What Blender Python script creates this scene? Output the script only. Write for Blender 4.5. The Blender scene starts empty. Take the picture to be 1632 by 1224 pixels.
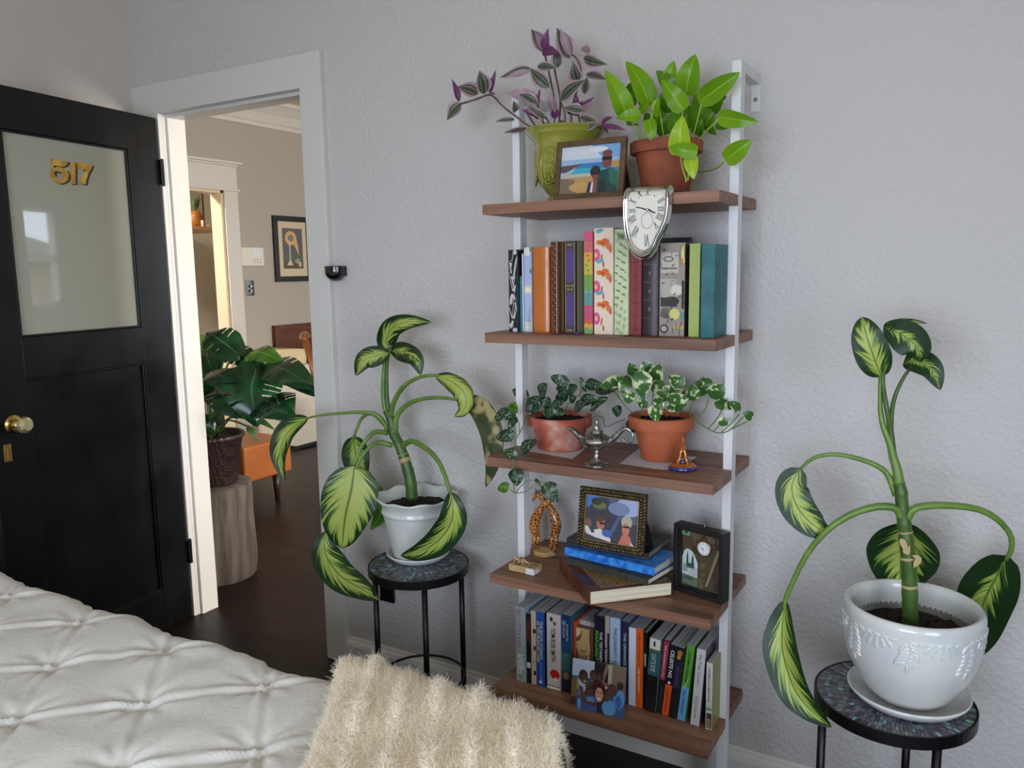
import bpy, bmesh, math, random
import numpy as np
from mathutils import Vector, Matrix, noise
PI=math.pi
rnd=random.Random(7)
scn=bpy.context.scene
COL=scn.collection
# ------------------------------------------------------------------ camera
FPX=1277.5; CAM=Vector((1.0937,-2.0321,1.3855)); YAW,PITCH,ROLL=.536,-.1411,-.0146
def cam_axes():
    cy,sy,cp,sp=math.cos(YAW),math.sin(YAW),math.cos(PITCH),math.sin(PITCH)
    f=Vector((-sy*cp,cy*cp,sp)); r=Vector((cy,sy,0)); u=r.cross(f)
    c,s=math.cos(ROLL),math.sin(ROLL)
    return r*c+u*s, u*c-r*s, f
CR,CU,CF=cam_axes()
cam=bpy.data.objects.new('camera',bpy.data.cameras.new('camera')); COL.objects.link(cam)
cam.data.sensor_width=36; cam.data.lens=FPX*36/1632; cam.data.clip_start=.02; cam.data.clip_end=200
m=Matrix((CR,CU,-CF)).transposed().to_4x4(); m.translation=CAM; cam.matrix_world=m
scn.camera=cam
def ray(x,y): return CF+CR*((x-816)/FPX)+CU*((612-y)/FPX)
def onp(x,y,p0,n):
    d=ray(x,y); n=Vector(n); return CAM+d*((Vector(p0)-CAM).dot(n)/d.dot(n))
def ony(x,y,Y): return onp(x,y,(0,Y,0),(0,1,0))
def onz(x,y,Z): return onp(x,y,(0,0,Z),(0,0,1))
def onx(x,y,X): return onp(x,y,(X,0,0),(1,0,0))
def scl(P): return (Vector(P)-CAM).dot(CF)/FPX      # metres per pixel there
# ------------------------------------------------------------------ materials
MATS={}
def s2l(c): return tuple(((v/255)/12.92 if v/255<=.04045 else ((v/255+.055)/1.055)**2.4) for v in c)+(1,)
class NT:
    def __init__(s,name):
        s.m=bpy.data.materials.new(name); s.m.use_nodes=True; s.t=s.m.node_tree; s.b=s.t.nodes['Principled BSDF']; s.out=s.t.nodes['Material Output']
        MATS[name]=s.m
    def n(s,ty,**k):
        o=s.t.nodes.new(ty)
        for a,v in k.items():
            if a.startswith('i_'):
                key=a[2:]; key=int(key) if key.isdigit() else key.replace('_',' ')
                if hasattr(v,'node') or isinstance(v,bpy.types.NodeSocket): s.t.links.new(v,o.inputs[key])
                else: o.inputs[key].default_value=v
            else: setattr(o,a,v)
        return o
    def l(s,a,b): s.t.links.new(a,b)
    def math(s,op,a,b=None,c=None,clamp=False):
        o=s.n('ShaderNodeMath',operation=op,use_clamp=clamp)
        for i,v in enumerate((a,b,c)):
            if v is None: continue
            if isinstance(v,(int,float)): o.inputs[i].default_value=v
            else: s.l(v,o.inputs[i])
        return o.outputs[0]
    def ramp(s,f,stops,interp='LINEAR'):
        o=s.n('ShaderNodeValToRGB'); o.color_ramp.interpolation=interp
        e=o.color_ramp.elements
        while len(e)<len(stops): e.new(.5)
        for i,(p,c) in enumerate(stops): e[i].position=p; e[i].color=c
        s.l(f,o.inputs[0]); return o.outputs[0]
    def mix(s,f,a,b):
        o=s.n('ShaderNodeMix',data_type='RGBA')
        for k,v in ((0,f),(6,a),(7,b)):
            if isinstance(v,(tuple,int,float)): o.inputs[k].default_value=v
            else: s.l(v,o.inputs[k])
        return o.outputs[2]
    def set(s,**k):
        for a,v in k.items():
            key=a.replace('_',' ')
            if isinstance(v,bpy.types.NodeSocket): s.l(v,s.b.inputs[key])
            else: s.b.inputs[key].default_value=v
        return s
    def bump(s,h,strength=.3,dist=.002):
        o=s.n('ShaderNodeBump'); o.inputs['Strength'].default_value=strength; o.inputs['Distance'].default_value=dist
        s.l(h,o.inputs['Height']); s.l(o.outputs[0],s.b.inputs['Normal'])
    def coord(s,kind='Object',scale=(1,1,1),rot=(0,0,0)):
        c=s.n('ShaderNodeTexCoord'); mp=s.n('ShaderNodeMapping'); mp.inputs['Scale'].default_value=scale; mp.inputs['Rotation'].default_value=rot
        s.l(c.outputs[kind],mp.inputs[0]); return mp.outputs[0]
def mat(name,c,c2=None,sc=20,kind='noise',lo=.4,hi=.6,rough=.6,metal=0,bump=0,bdist=.002,stretch=(1,1,1),detail=3,coat=0,spec=.5,sub=0,bsc=None):
    if name in MATS: return MATS[name]
    t=NT(name); t.set(Roughness=rough,Metallic=metal); t.b.inputs['Coat Weight'].default_value=coat; t.b.inputs['Specular IOR Level'].default_value=spec
    c=s2l(c); t.b.inputs['Base Color'].default_value=c
    if c2 is not None or bump:
        v=t.coord('Object',tuple(sc*a for a in stretch))
        if kind=='noise': f=t.n('ShaderNodeTexNoise',i_Vector=v,i_Detail=detail,i_Scale=1.0).outputs[0]
        elif kind=='wave': f=t.n('ShaderNodeTexWave',i_Vector=v,i_Detail=2.0,i_Distortion=6.0,i_Scale=1.0).outputs[1]
        elif kind=='voro': f=t.n('ShaderNodeTexVoronoi',i_Vector=v,i_Scale=1.0,i_Randomness=1.0).outputs[0]
        elif kind=='edge':
            f=t.n('ShaderNodeTexVoronoi',i_Vector=v,i_Scale=1.0,feature='DISTANCE_TO_EDGE').outputs[0]
        if c2 is not None:
            t.set(Base_Color=t.ramp(f,[(lo,c),(hi,s2l(c2))]))
        if bump:
            if bsc:
                v2=t.coord('Object',(bsc,)*3); f=t.n('ShaderNodeTexNoise',i_Vector=v2,i_Detail=2.0,i_Scale=1.0).outputs[0]
            t.bump(f,bump,bdist)
    return t.m
def vcmat(name,rough=.5,coat=0,metal=0,spec=.5):
    if name in MATS: return MATS[name]
    t=NT(name); a=t.n('ShaderNodeVertexColor',layer_name='Col'); t.set(Base_Color=a.outputs[0],Roughness=rough,Metallic=metal,Coat_Weight=coat); t.b.inputs['Specular IOR Level'].default_value=spec
    return t.m
# ------------------------------------------------------------------ mesh builder
def V3(p): return Vector(p)
class MB:
    def __init__(s): s.v=[];s.f=[];s.uv={};s.mi=[];s.col=[];s.cur=0;s.cc=(1,1,1,1)
    def add(s,vs,fs,uvs=None,mi=None,col=None):
        o=len(s.v); s.v+= [tuple(p) for p in vs]
        for k,f in enumerate(fs):
            s.f.append(tuple(i+o for i in f)); s.mi.append(s.cur if mi is None else mi); s.col.append(col or s.cc)
        if uvs is not None:
            for i,u in enumerate(uvs): s.uv[o+i]=u
        return s
    def box(s,a,b,M=None,**k):
        (x0,y0,z0),(x1,y1,z1)=a,b
        vs=[(x,y,z) for z in (z0,z1) for y in (y0,y1) for x in (x0,x1)]
        if M is not None: vs=[M@Vector(p) for p in vs]
        return s.add(vs,[(0,2,3,1),(4,5,7,6),(0,1,5,4),(2,6,7,3),(0,4,6,2),(1,3,7,5)],**k)
    def tube(s,pts,rad,n=8,cap=True,**k):
        pts=[Vector(p) for p in pts]; N=len(pts)
        if not hasattr(rad,'__len__'): rad=[rad]*N
        T=[(pts[min(i+1,N-1)]-pts[max(i-1,0)]).normalized() for i in range(N)]
        a=T[0].orthogonal().normalized(); vs=[]
        for i in range(N):
            a=(a-T[i]*a.dot(T[i])); a=a.normalized() if a.length>1e-6 else T[i].orthogonal().normalized(); b=T[i].cross(a)
            for j in range(n):
                t=2*PI*j/n; vs.append(pts[i]+(a*math.cos(t)+b*math.sin(t))*rad[i])
        fs=[(i*n+j,i*n+(j+1)%n,(i+1)*n+(j+1)%n,(i+1)*n+j) for i in range(N-1) for j in range(n)]
        if cap: fs+=[tuple(range(n))[::-1],tuple((N-1)*n+j for j in range(n))]
        return s.add(vs,fs,**k)
    def lathe(s,prof,c=(0,0,0),n=40,fr=None,**k):
        vs=[];c=Vector(c)
        for (r,z) in prof:
            for j in range(n):
                t=2*PI*j/n; e=0 if fr is None else fr(r,z,t); dz=0
                if isinstance(e,tuple): e,dz=e
                q=r+e
                vs.append(c+Vector((q*math.cos(t),q*math.sin(t),z+dz)))
        m=len(prof)
        fs=[(i*n+j,i*n+(j+1)%n,(i+1)*n+(j+1)%n,(i+1)*n+j) for i in range(m-1) for j in range(n)]
        return s.add(vs,fs,**k)
    def disc(s,c,r,z,n=40,**k):
        return s.add([(c[0]+r*math.cos(2*PI*j/n),c[1]+r*math.sin(2*PI*j/n),z) for j in range(n)],[tuple(range(n))],**k)
    def ball(s,c,r,nu=12,nv=8,M=None,**k):
        rr=r if hasattr(r,'__len__') else (r,r,r); vs=[];c=Vector(c)
        for i in range(nv+1):
            ph=PI*i/nv
            for j in range(nu):
                t=2*PI*j/nu; p=Vector((rr[0]*math.sin(ph)*math.cos(t),rr[1]*math.sin(ph)*math.sin(t),-rr[2]*math.cos(ph)))
                if M is not None: p=M@p
                vs.append(c+p)
        fs=[(i*nu+j,i*nu+(j+1)%nu,(i+1)*nu+(j+1)%nu,(i+1)*nu+j) for i in range(nv) for j in range(nu)]
        return s.add(vs,fs,**k)
    def grid(s,fn,nu,nv,uv=True,**k):
        vs=[];us=[]
        for i in range(nu+1):
            for j in range(nv+1):
                vs.append(fn(i/nu,j/nv)); us.append((i/nu,j/nv))
        fs=[(i*(nv+1)+j,(i+1)*(nv+1)+j,(i+1)*(nv+1)+j+1,i*(nv+1)+j+1) for i in range(nu) for j in range(nv)]
        return s.add(vs,fs,us if uv else None,**k)
    def poly(s,pts,**k): return s.add(pts,[tuple(range(len(pts)))],**k)
    def build(s,name,mats,parent=None,smooth=False,world=False,bevel=0,seg=2,sub=0):
        me=bpy.data.meshes.new(name); vs=s.v
        if world and parent is not None:
            Mi=parent.matrix_basis.inverted(); vs=[tuple(Mi@Vector(p)) for p in vs]
        me.from_pydata(vs,[],s.f)
        for mm in (mats if isinstance(mats,(list,tuple)) else [mats]): me.materials.append(mm)
        me.polygons.foreach_set('material_index',s.mi)
        if smooth: me.polygons.foreach_set('use_smooth',[True]*len(s.f))
        if s.uv:
            ul=me.uv_layers.new(name='UVMap'); li=np.empty(len(me.loops),dtype=np.int32); me.loops.foreach_get('vertex_index',li)
            arr=np.zeros((len(s.v),2)); 
            for i,u in s.uv.items(): arr[i]=u
            ul.data.foreach_set('uv',arr[li].ravel())
        if any(c!=(1,1,1,1) for c in s.col):
            ca=me.color_attributes.new('Col','FLOAT_COLOR','CORNER'); out=[]
            for c,f in zip(s.col,s.f): out+= list(c)*len(f)
            ca.data.foreach_set('color',out)
        me.validate(); me.update()
        o=bpy.data.objects.new(name,me); COL.objects.link(o)
        if parent is not None: o.parent=parent
        if bevel:
            b=o.modifiers.new('bevel','BEVEL'); b.width=bevel; b.segments=seg; b.limit_method='ANGLE'; b.angle_limit=math.radians(40)
            me.polygons.foreach_set('use_smooth',[True]*len(s.f)); w=o.modifiers.new('wn','WEIGHTED_NORMAL')
        if sub:
            b=o.modifiers.new('sub','SUBSURF'); b.levels=sub; b.render_levels=sub
        if smooth=='auto':
            pass
        return o
def tag(o,label=None,cat=None,group=None,kind=None):
    if label: o['label']=label
    if cat: o['category']=cat
    if group: o['group']=group
    if kind: o['kind']=kind
    return o
def struct(o): o['kind']='structure'; return o
def thing(name,label,cat,loc=(0,0,0),rz=0,group=None,rot=None):
    o=bpy.data.objects.new(name,None); COL.objects.link(o); o.empty_display_size=.05
    o.location=loc; o.rotation_euler=rot or (0,0,rz)
    return tag(o,label,cat,group)
def catmull(P,n):
    P=[Vector(p) for p in P]
    if len(P)==2: return [P[0].lerp(P[1],i/n) for i in range(n+1)]
    Q=[P[0]*2-P[1]]+P+[P[-1]*2-P[-2]]; out=[]; S=len(P)-1
    for i in range(n+1):
        t=i/n*S; k=min(int(t),S-1); t-=k
        a,b,c,d=Q[k:k+4]
        out.append(.5*((2*b)+(c-a)*t+(2*a-5*b+4*c-d)*t*t+(3*b-a-3*c+d)*t**3))
    return out
# ------------------------------------------------------------------ text
def text(s,parent,name,mt,origin,dx,dy,length,height,extrude=.0004,bold=0,fit=True,label=None):
    """flat lettering: dx reading direction, dy up; centred on origin; local to parent"""
    cu=bpy.data.curves.new('t','FONT'); cu.body=s; cu.size=1; cu.extrude=0; cu.offset=bold; cu.resolution_u=3
    ob=bpy.data.objects.new('t',cu); COL.objects.link(ob)
    dg=bpy.context.evaluated_depsgraph_get(); me=bpy.data.meshes.new_from_object(ob.evaluated_get(dg))
    bpy.data.objects.remove(ob); bpy.data.curves.remove(cu)
    co=[v.co.copy() for v in me.vertices]
    x0,x1=min(c.x for c in co),max(c.x for c in co); y0,y1=min(c.y for c in co),max(c.y for c in co)
    dx=Vector(dx).normalized(); dy=Vector(dy).normalized(); nz=dx.cross(dy); o0=Vector(origin)
    kx=length/(x1-x0); ky=height/(y1-y0)
    for v,c in zip(me.vertices,co):
        v.co=o0+dx*((c.x-(x0+x1)/2)*kx)+dy*((c.y-(y0+y1)/2)*ky)+nz*extrude
    me.materials.clear(); me.materials.append(mt)
    o=bpy.data.objects.new(name,me); COL.objects.link(o); o.parent=parent
    if label: o['label']=label
    return o
# ------------------------------------------------------------------ leaves
def prof(shape,v):
    if shape=='oval': return max(0,math.sin(PI*v**.85))**.75
    if shape=='round': return max(0,math.sin(PI*v**.8))**.55
    if shape=='heart': return (min(1,(v/.22)**.5) if v<.22 else max(0,math.cos((v-.22)/.78*PI/2))**.8) if v>0 else 0
    if shape=='ovate': return (min(1,(v/.3)**.6) if v<.3 else max(0,math.cos((v-.3)/.7*PI/2))**.7) if v>0 else 0
    if shape=='lance': return max(0,math.sin(PI*v**.7))**1.15
    return math.sin(PI*v)
def add_leaf(mb,P,w,N,shape='oval',fold=.25,nv=12,nu=6,twist=0,wav=0,uvo=None,mi=None):
    """P mid-rib control points (3D), w half width, N normal hint"""
    C=catmull(P,nv); N=Vector(N).normalized(); vs=[];us=[]
    for i,p in enumerate(C):
        T=(C[min(i+1,nv)]-C[max(i-1,0)]).normalized(); v=i/nv
        n=N if not twist else (Matrix.Rotation(twist*v,3,T)@N)
        A=T.cross(n); A=A.normalized() if A.length>1e-4 else T.orthogonal().normalized(); n2=A.cross(T)
        ww=w*prof(shape,v) if 0<v<1 else 0
        for j in range(nu+1):
            u=j/nu*2-1
            back=0
            if shape=='heart' and v<.3: back=-abs(u)*w*.4*(1-v/.3)*min(1,v*12)
            h=abs(u)*ww*fold+ (wav*w*math.sin(v*17+u*2)*abs(u))
            vs.append(p+A*(u*ww)+n2*h+T*back); us.append(((u+1)/2,v) if uvo is None else (uvo+(u+1)/2,v))
    fs=[(i*(nu+1)+j,i*(nu+1)+j+1,(i+1)*(nu+1)+j+1,(i+1)*(nu+1)+j) for i in range(nv) for j in range(nu)]
    mb.add(vs,fs,us,mi=mi)
def leafmat(name,build,rough=.35,trans=.25):
    t=NT(name); uv=t.n('ShaderNodeTexCoord').outputs['UV']; sp=t.n('ShaderNodeSeparateXYZ'); t.l(uv,sp.inputs[0])
    fx=t.math('FRACT',sp.outputs[0]); u=t.math('ABSOLUTE',t.math('SUBTRACT',t.math('MULTIPLY',fx,2),1)); v=sp.outputs[1]
    c=build(t,u,v,sp.outputs[0]); t.set(Base_Color=c,Roughness=rough)
    t.b.inputs['Specular IOR Level'].default_value=.4
    tr=t.n('ShaderNodeBsdfTranslucent'); t.l(c,tr.inputs[0]); mx=t.n('ShaderNodeMixShader'); mx.inputs[0].default_value=trans
    t.l(t.b.outputs[0],mx.inputs[1]); t.l(tr.outputs[0],mx.inputs[2]); t.l(mx.outputs[0],t.out.inputs[0])
    return t.m
def L_dief(bright):
    def f(t,u,v,x):
        s=t.math('SUBTRACT',v,t.math('MULTIPLY',u,.35))
        cx=t.n('ShaderNodeCombineXYZ'); t.l(t.math('MULTIPLY',x,2.2),cx.inputs[0]); t.l(t.math('MULTIPLY',s,22),cx.inputs[1])
        oi=t.n('ShaderNodeObjectInfo'); t.l(t.math('MULTIPLY',oi.outputs['Random'],40),cx.inputs[2])
        nz=t.n('ShaderNodeTexNoise',i_Vector=cx.outputs[0],i_Scale=1.0,i_Detail=3.0).outputs[0]
        # pale centre fading to a dark rim, broken up along the side veins
        k=t.math('ADD',t.math('MULTIPLY',t.math('SUBTRACT',nz,.5),3.0),t.math('SUBTRACT',bright,t.math('MULTIPLY',u,1.55)))
        k=t.math('SUBTRACT',k,t.math('MULTIPLY',t.math('POWER',t.math('ABSOLUTE',t.math('SUBTRACT',t.math('MULTIPLY',v,2),1)),4),.7))
        c=t.ramp(k,[(.0,s2l((28,54,24))),(.16,s2l((56,94,38))),(.3,s2l((132,158,66))),(.75,s2l((178,190,96)))])
        rib=t.math('LESS_THAN',u,.045)
        return t.mix(rib,c,s2l((96,128,52)))
    return f
def L_plain(c1,c2,sc=6):
    def f(t,u,v,x):
        cx=t.n('ShaderNodeTexCoord').outputs['Object']; nz=t.n('ShaderNodeTexNoise',i_Vector=cx,i_Scale=float(sc*4),i_Detail=1.0).outputs[0]
        c=t.ramp(nz,[(.35,s2l(c1)),(.65,s2l(c2))]); rib=t.math('LESS_THAN',u,.05)
        return t.mix(rib,c,s2l(tuple(min(255,a+25) for a in c2)))
    return f
def L_spot(base,spot,sc,lo,hi,edge=None):
    def f(t,u,v,x):
        cx=t.n('ShaderNodeTexCoord').outputs['Object']; nz=t.n('ShaderNodeTexNoise',i_Vector=cx,i_Scale=float(sc),i_Detail=1.5).outputs[0]
        k=nz
        if edge: k=t.math('ADD',k,t.math('MULTIPLY',t.math('POWER',u,4),edge))
        else: k=t.math('SUBTRACT',k,t.math('MULTIPLY',t.math('POWER',u,4),.2))
        return t.ramp(k,[(lo,s2l(base)),(hi,s2l(spot))])
    return f
def L_trad(t,u,v,x):
    c=t.ramp(u,[(0,s2l((58,76,52))),(.22,s2l((64,80,58))),(.3,s2l((158,142,138))),(.4,s2l((70,84,60))),(.62,s2l((74,88,62))),(.7,s2l((178,150,160))),(1,s2l((176,140,156)))])
    g=t.n('ShaderNodeNewGeometry').outputs['Backfacing']
    return t.mix(g,c,s2l((110,48,100)))
def pxs(pts,Y):
    """photo points seen at depths Y (a number or one per point)"""
    return [ony(p[0],p[1],Y if not hasattr(Y,'__len__') else Y[i]) for i,p in enumerate(pts)]
# ================================================================== setting
T=NT('wall_paint'); v=T.coord('Object',(1,1,1))
n1=T.n('ShaderNodeTexNoise',i_Vector=v,i_Scale=75.0,i_Detail=3.0,i_Roughness=.55).outputs[0]
T.set(Base_Color=s2l((203,199,197)),Roughness=.62); T.bump(T.ramp(n1,[(.40,(0,0,0,1)),(.66,(1,1,1,1))]),.5,.003)
WALL=T.m
SMOOTHW=mat('trim_white',(216,213,208),rough=.38)
CEIL=mat('ceiling_warm_bounce',(236,220,192),rough=.8)  # cream tint chosen so the ceiling bounces warm light onto the walls
HALLW=mat('hall_wall_paint',(176,170,162),rough=.8)
T=NT('dark_oak_floor'); v=T.coord('Object',(1,1,1))
br=T.n('ShaderNodeTexBrick',i_Vector=v,i_Scale=1.0,i_Brick_Width=1.6,i_Row_Height=.085,i_Mortar_Size=.0012,i_Color1=s2l((40,27,23)),i_Color2=s2l((30,20,18)),i_Mortar=s2l((12,9,8)))
nz=T.n('ShaderNodeTexNoise',i_Vector=T.coord('Object',(4,60,4)),i_Scale=1.0,i_Detail=4.0).outputs[0]
T.set(Base_Color=T.mix(T.math('MULTIPLY',nz,.6),br.outputs[0],s2l((20,13,11))),Roughness=T.math('ADD',T.math('MULTIPLY',nz,.25),.32)); T.bump(nz,.15,.001); T.b.inputs['Specular IOR Level'].default_value=.3
FLOOR=T.m
XL,XR,YF,ZC=-1.781,2.15,-4.0,2.62
DL,DR,DT,CS=-1.631,-.8996,1.9876,.0945      # doorway sides, head, casing width
WT=.075                                       # wall thickness
def sbox(name,a,b,mt,bevel=0): return struct(MB().box(a,b).build(name,mt,bevel=bevel))
HX=-4.05; HXR=3.1; HYF=5.6; HC=2.76
sbox('floor',(-6.2,YF-.2,-.1),(HXR+.2,HYF+.2,0),FLOOR)
# wall with the doorway (one mesh: left bit, right part, head)
w=MB(); w.box((XL,0,0),(DL-.02,WT,HC)); w.box((DR+.02,0,0),(XR+.12,WT,HC)); w.box((DL-.02,0,DT+.02),(DR+.02,WT,HC))
struct(w.build('wall_back',WALL))
sbox('wall_left',(XL-.12,YF-.12,0),(XL,WT,HC),mat('wall_left_paint',(206,200,192),rough=.6,bump=.4,sc=60,bdist=.002))
# windows: front wall (behind the viewer) and right wall
def wall_hole(name,axis,c,t,lo,hi,z0,z1,o0,o1,oz0,oz1,mt):
    w=MB()
    for (a,b,za,zb) in ((lo,o0,z0,z1),(o1,hi,z0,z1),(o0,o1,z0,oz0),(o0,o1,oz1,z1)):
        if axis=='y': w.box((a,c,za),(b,c+t,zb))
        else: w.box((c,a,za),(c+t,b,zb))
    return struct(w.build(name,mt))
F1=(0,1.7,.8,2.05); R1=(-3.3,-1.5,.55,1.95)
wall_hole('wall_front','y',YF-.12,.12,XL-.12,XR+.12,0,HC,F1[0],F1[1],F1[2],F1[3],WALL)
wall_hole('wall_right','x',XR,.12,YF-.12,WT,0,HC,R1[0],R1[1],R1[2],R1[3],mat('low_bounce_taupe',(128,118,108),rough=.7))  # unseen wall made dark taupe to cut bounce on the right side
sbox('ceiling',(XL-.12,YF-.12,ZC),(XR+.12,0,ZC+.1),CEIL)
GL=NT('window_glass'); GL.set(Roughness=.02,Transmission_Weight=1.0); GL.b.inputs['IOR'].default_value=1.05; GL=GL.m
def window(name,axis,c,a,b,z0,z1,sgn):
    w=MB(); t=.05
    def bx(p,q,za,zb,d0=-.03,d1=.05):
        if axis=='y': w.box((p,c+d0,za),(q,c+d1,zb))
        else: w.box((c+d0,p,za),(c+d1,q,zb))
    bx(a,a+t,z0,z1); bx(b-t,b,z0,z1); bx(a,b,z0,z0+t); bx(a,b,z1-t,z1); bx(a,b,(z0+z1)/2-.02,(z0+z1)/2+.02)
    fr=struct(w.build(name,SMOOTHW))
    return fr
window('window_1','x',XR+.06,R1[0],R1[1],R1[2],R1[3],1)
window('window_2','y',YF-.06,F1[0],F1[1],F1[2],F1[3],1)
# doorway casing, jamb, stop
tr=MB()
tr.box((DR,-.02,0),(DR+CS,0,DT+CS+.013)); struct(tr.build('trim_1',SMOOTHW,bevel=.002))
tr=MB(); tr.box((XL,-.02,DT),(DR,0,DT+CS+.013)); struct(tr.build('trim_2',SMOOTHW,bevel=.002))
tr=MB(); tr.box((DL-.115,-.02,0),(DL,0,DT)); struct(tr.build('trim_3',SMOOTHW,bevel=.002))
tr=MB()   # jamb linings and stops
tr.box((DL-.02,0,0),(DL,WT,DT)); tr.box((DR,0,0),(DR+.02,WT,DT)); tr.box((DL-.02,0,DT),(DR+.02,WT,DT+.02))
struct(tr.build('trim_4',SMOOTHW))
tr=MB(); tr.box((DL,.012,0),(DL+.012,WT+.015,DT-.012)); tr.box((DR-.012,.012,0),(DR,WT+.015,DT-.012)); tr.box((DL,.012,DT-.012),(DR,WT+.015,DT)); struct(tr.build('trim_5',SMOOTHW,bevel=.0015))
tr=MB(); tr.box((DR-.01,WT,0),(DR+.11,WT+.015,DT+.12)); tr.box((DL-.11,WT,0),(DL+.0,WT+.015,DT+.12)); tr.box((DL,WT,DT),(DR-.01,WT+.015,DT+.12)); struct(tr.build('trim_6',SMOOTHW,bevel=.002))
# baseboards
def base(name,a,b,axis='x',c=0,s=-1):
    w=MB()
    pr=[(0,0),(.016*s,0),(.016*s,.07),(.012*s,.082),(.006*s,.088),(.004*s,.095),(0,.1)]
    ps=[(q,z) for q,z in pr]; vs=[]
    for e in (a,b):
        for q,z in ps: vs.append((e,c+q,z) if axis=='x' else (c+q,e,z))
    n=len(ps); w.add(vs,[(i,(i+1)%n,n+(i+1)%n,n+i) for i in range(n)]+[tuple(range(n)),tuple(range(n,2*n))])
    return struct(w.build(name,SMOOTHW))
base('baseboard_back',DR+CS,XR); base('baseboard_left',YF,0,'y',XL,1)
# ---------------- hall / living room beyond
w=MB()
IY0,IY1,IZ=1.15,2.29,2.025       # inner doorway in the far left wall
w.box((HX-.12,WT,0),(HX,IY0,HC)); w.box((HX-.12,IY1,0),(HX,HYF,HC)); w.box((HX-.12,IY0,IZ),(HX,IY1,HC))
struct(w.build('wall_hall_left',HALLW))
W3=(3.9,4.8,1.08,2.12); W4=(-.6,2.2,.7,2.3)
wall_hole('wall_hall_right','x',HXR,.12,2.6,HYF,0,HC,W3[0],W3[1],W3[2],W3[3],HALLW); wall_hole('wall_hall_right_front','x',HXR,.12,WT,2.6,0,HC,.5,2.2,.7,2.2,HALLW); window('jamb_light_window','x',HXR+.06,.5,2.2,.7,2.2,1)  # front opening put in to send warm light onto the door jamb
window('window_3','x',HXR+.06,W3[0],W3[1],W3[2],W3[3],1)
wall_hole('wall_hall_back','y',HYF,.12,HX-.12,HXR+.12,0,HC,W4[0],W4[1],W4[2],W4[3],HALLW); window('hall_fill_window','y',HYF+.06,W4[0],W4[1],W4[2],W4[3],1)  # unseen back window added to carry a hall fill light
sbox('wall_hall_front',(-6.2,WT-.005,0),(XL-.12,WT+.02,HC),HALLW)
sbox('ceiling_hall',(-6.2,WT,HC),(HXR+.12,HYF+.12,HC+.1),CEIL)
# crown moulding on the hall wall
w=MB(); ps=[(0,-.20),(.015,-.20),(.022,-.17),(.03,-.165),(.055,-.10),(.105,-.04),(.12,-.03),(.12,0),(0,0)]
vs=[(HX+q,e,HC+z) for e in (WT+.1,HYF) for q,z in ps]; n=len(ps)
w.add(vs,[(i,(i+1)%n,n+(i+1)%n,n+i) for i in range(n)]+[tuple(range(n)),tuple(range(n,2*n))]); struct(w.build('trim_7',SMOOTHW))
# inner doorway casing with cap
w=MB(); t=.022
w.box((HX,IY1,0),(HX+t,IY1+.13,IZ)); w.box((HX,IY0-.13,0),(HX+t,IY0,IZ)); w.box((HX,IY0-.15,IZ),(HX+t+.006,IY1+.15,IZ+.018)); w.box((HX,IY0-.13,IZ+.018),(HX+t,IY1+.13,IZ+.19))
w.box((HX,IY0-.145,IZ+.19),(HX+t+.012,IY1+.145,IZ+.205)); w.box((HX,IY0-.16,IZ+.205),(HX+t+.03,IY1+.165,IZ+.225))
struct(w.build('trim_8',SMOOTHW,bevel=.003))
w=MB(); w.box((HX-.12,IY1-.02,0),(HX,IY1,IZ)); w.box((HX-.12,IY0,0),(HX,IY0+.02,IZ)); w.box((HX-.12,IY0,IZ-.02),(HX,IY1,IZ)); struct(w.build('trim_9',mat('jamb_cream',(224,206,176),rough=.5)))
# side room behind inner doorway
sbox('wall_side_room',(-5.5,WT,0),(-5.4,HYF,HC),mat('side_room_paint',(196,188,172),rough=.8))
sbox('wall_side_room_back',(-5.4,3.4,0),(HX-.12,3.5,HC),mat('side_room_paint',(196,188,172)))
base('baseboard_hall',IY1+.13,HYF,'y',HX,1)

# ================================================================== open door
TH=math.radians(99.0); hx,hy=-1.6302,-.0299
dd=Vector((-math.cos(TH),-math.sin(TH),0)); dn=Vector((-dd.y,dd.x,0)); 
if dn.x<0: dn=-dn
DW=.75; DH=1.968; DB=.0149; TK=.035
DM=Matrix((dd,dn,Vector((0,0,1)))).transposed().to_4x4(); DM.translation=Vector((hx,hy,0))
def dbox(mb,s0,s1,z0,z1,n0=-TK,n1=0): mb.box((s0,n0,z0),(s1,n1,z1),DM)
T=NT('door_black_paint'); v=T.coord('Object',(40,40,2.5)); nz=T.n('ShaderNodeTexNoise',i_Vector=v,i_Scale=1.0,i_Detail=5.0).outputs[0]
v2=T.coord('Object',(5,5,5)); n2=T.n('ShaderNodeTexNoise',i_Vector=v2,i_Scale=1.0,i_Detail=3.0).outputs[0]
T.set(Base_Color=T.ramp(nz,[(.45,s2l((7,7,8))),(.8,s2l((17,17,19)))]),Roughness=T.math('ADD',T.math('MULTIPLY',n2,.4),.12)); T.bump(nz,.12,.001); T.b.inputs['Specular IOR Level'].default_value=.32
BLK=T.m
gs0,gs1,gz0,gz1=.1451,.6221,1.1953,1.8378; ps0,ps1,pz0,pz1=.1265,.633,.17,1.0629
d=MB()
dbox(d,0,gs0-.004,DB,DH); dbox(d,gs1,DW,DB,DH); dbox(d,gs0-.004,gs1,gz1,DH); dbox(d,gs0-.004,gs1,pz1,gz0); dbox(d,gs0-.004,gs1,DB,pz0)
door=struct(d.build('door_1',BLK,bevel=.002))
d=MB(); dbox(d,gs0-.01,gs1+.01,pz0-.01,pz1+.01,-.024,-.011); d.build('door_panel',BLK,door)
d=MB(); q=.008   # moulding beads round glass and panel
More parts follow.
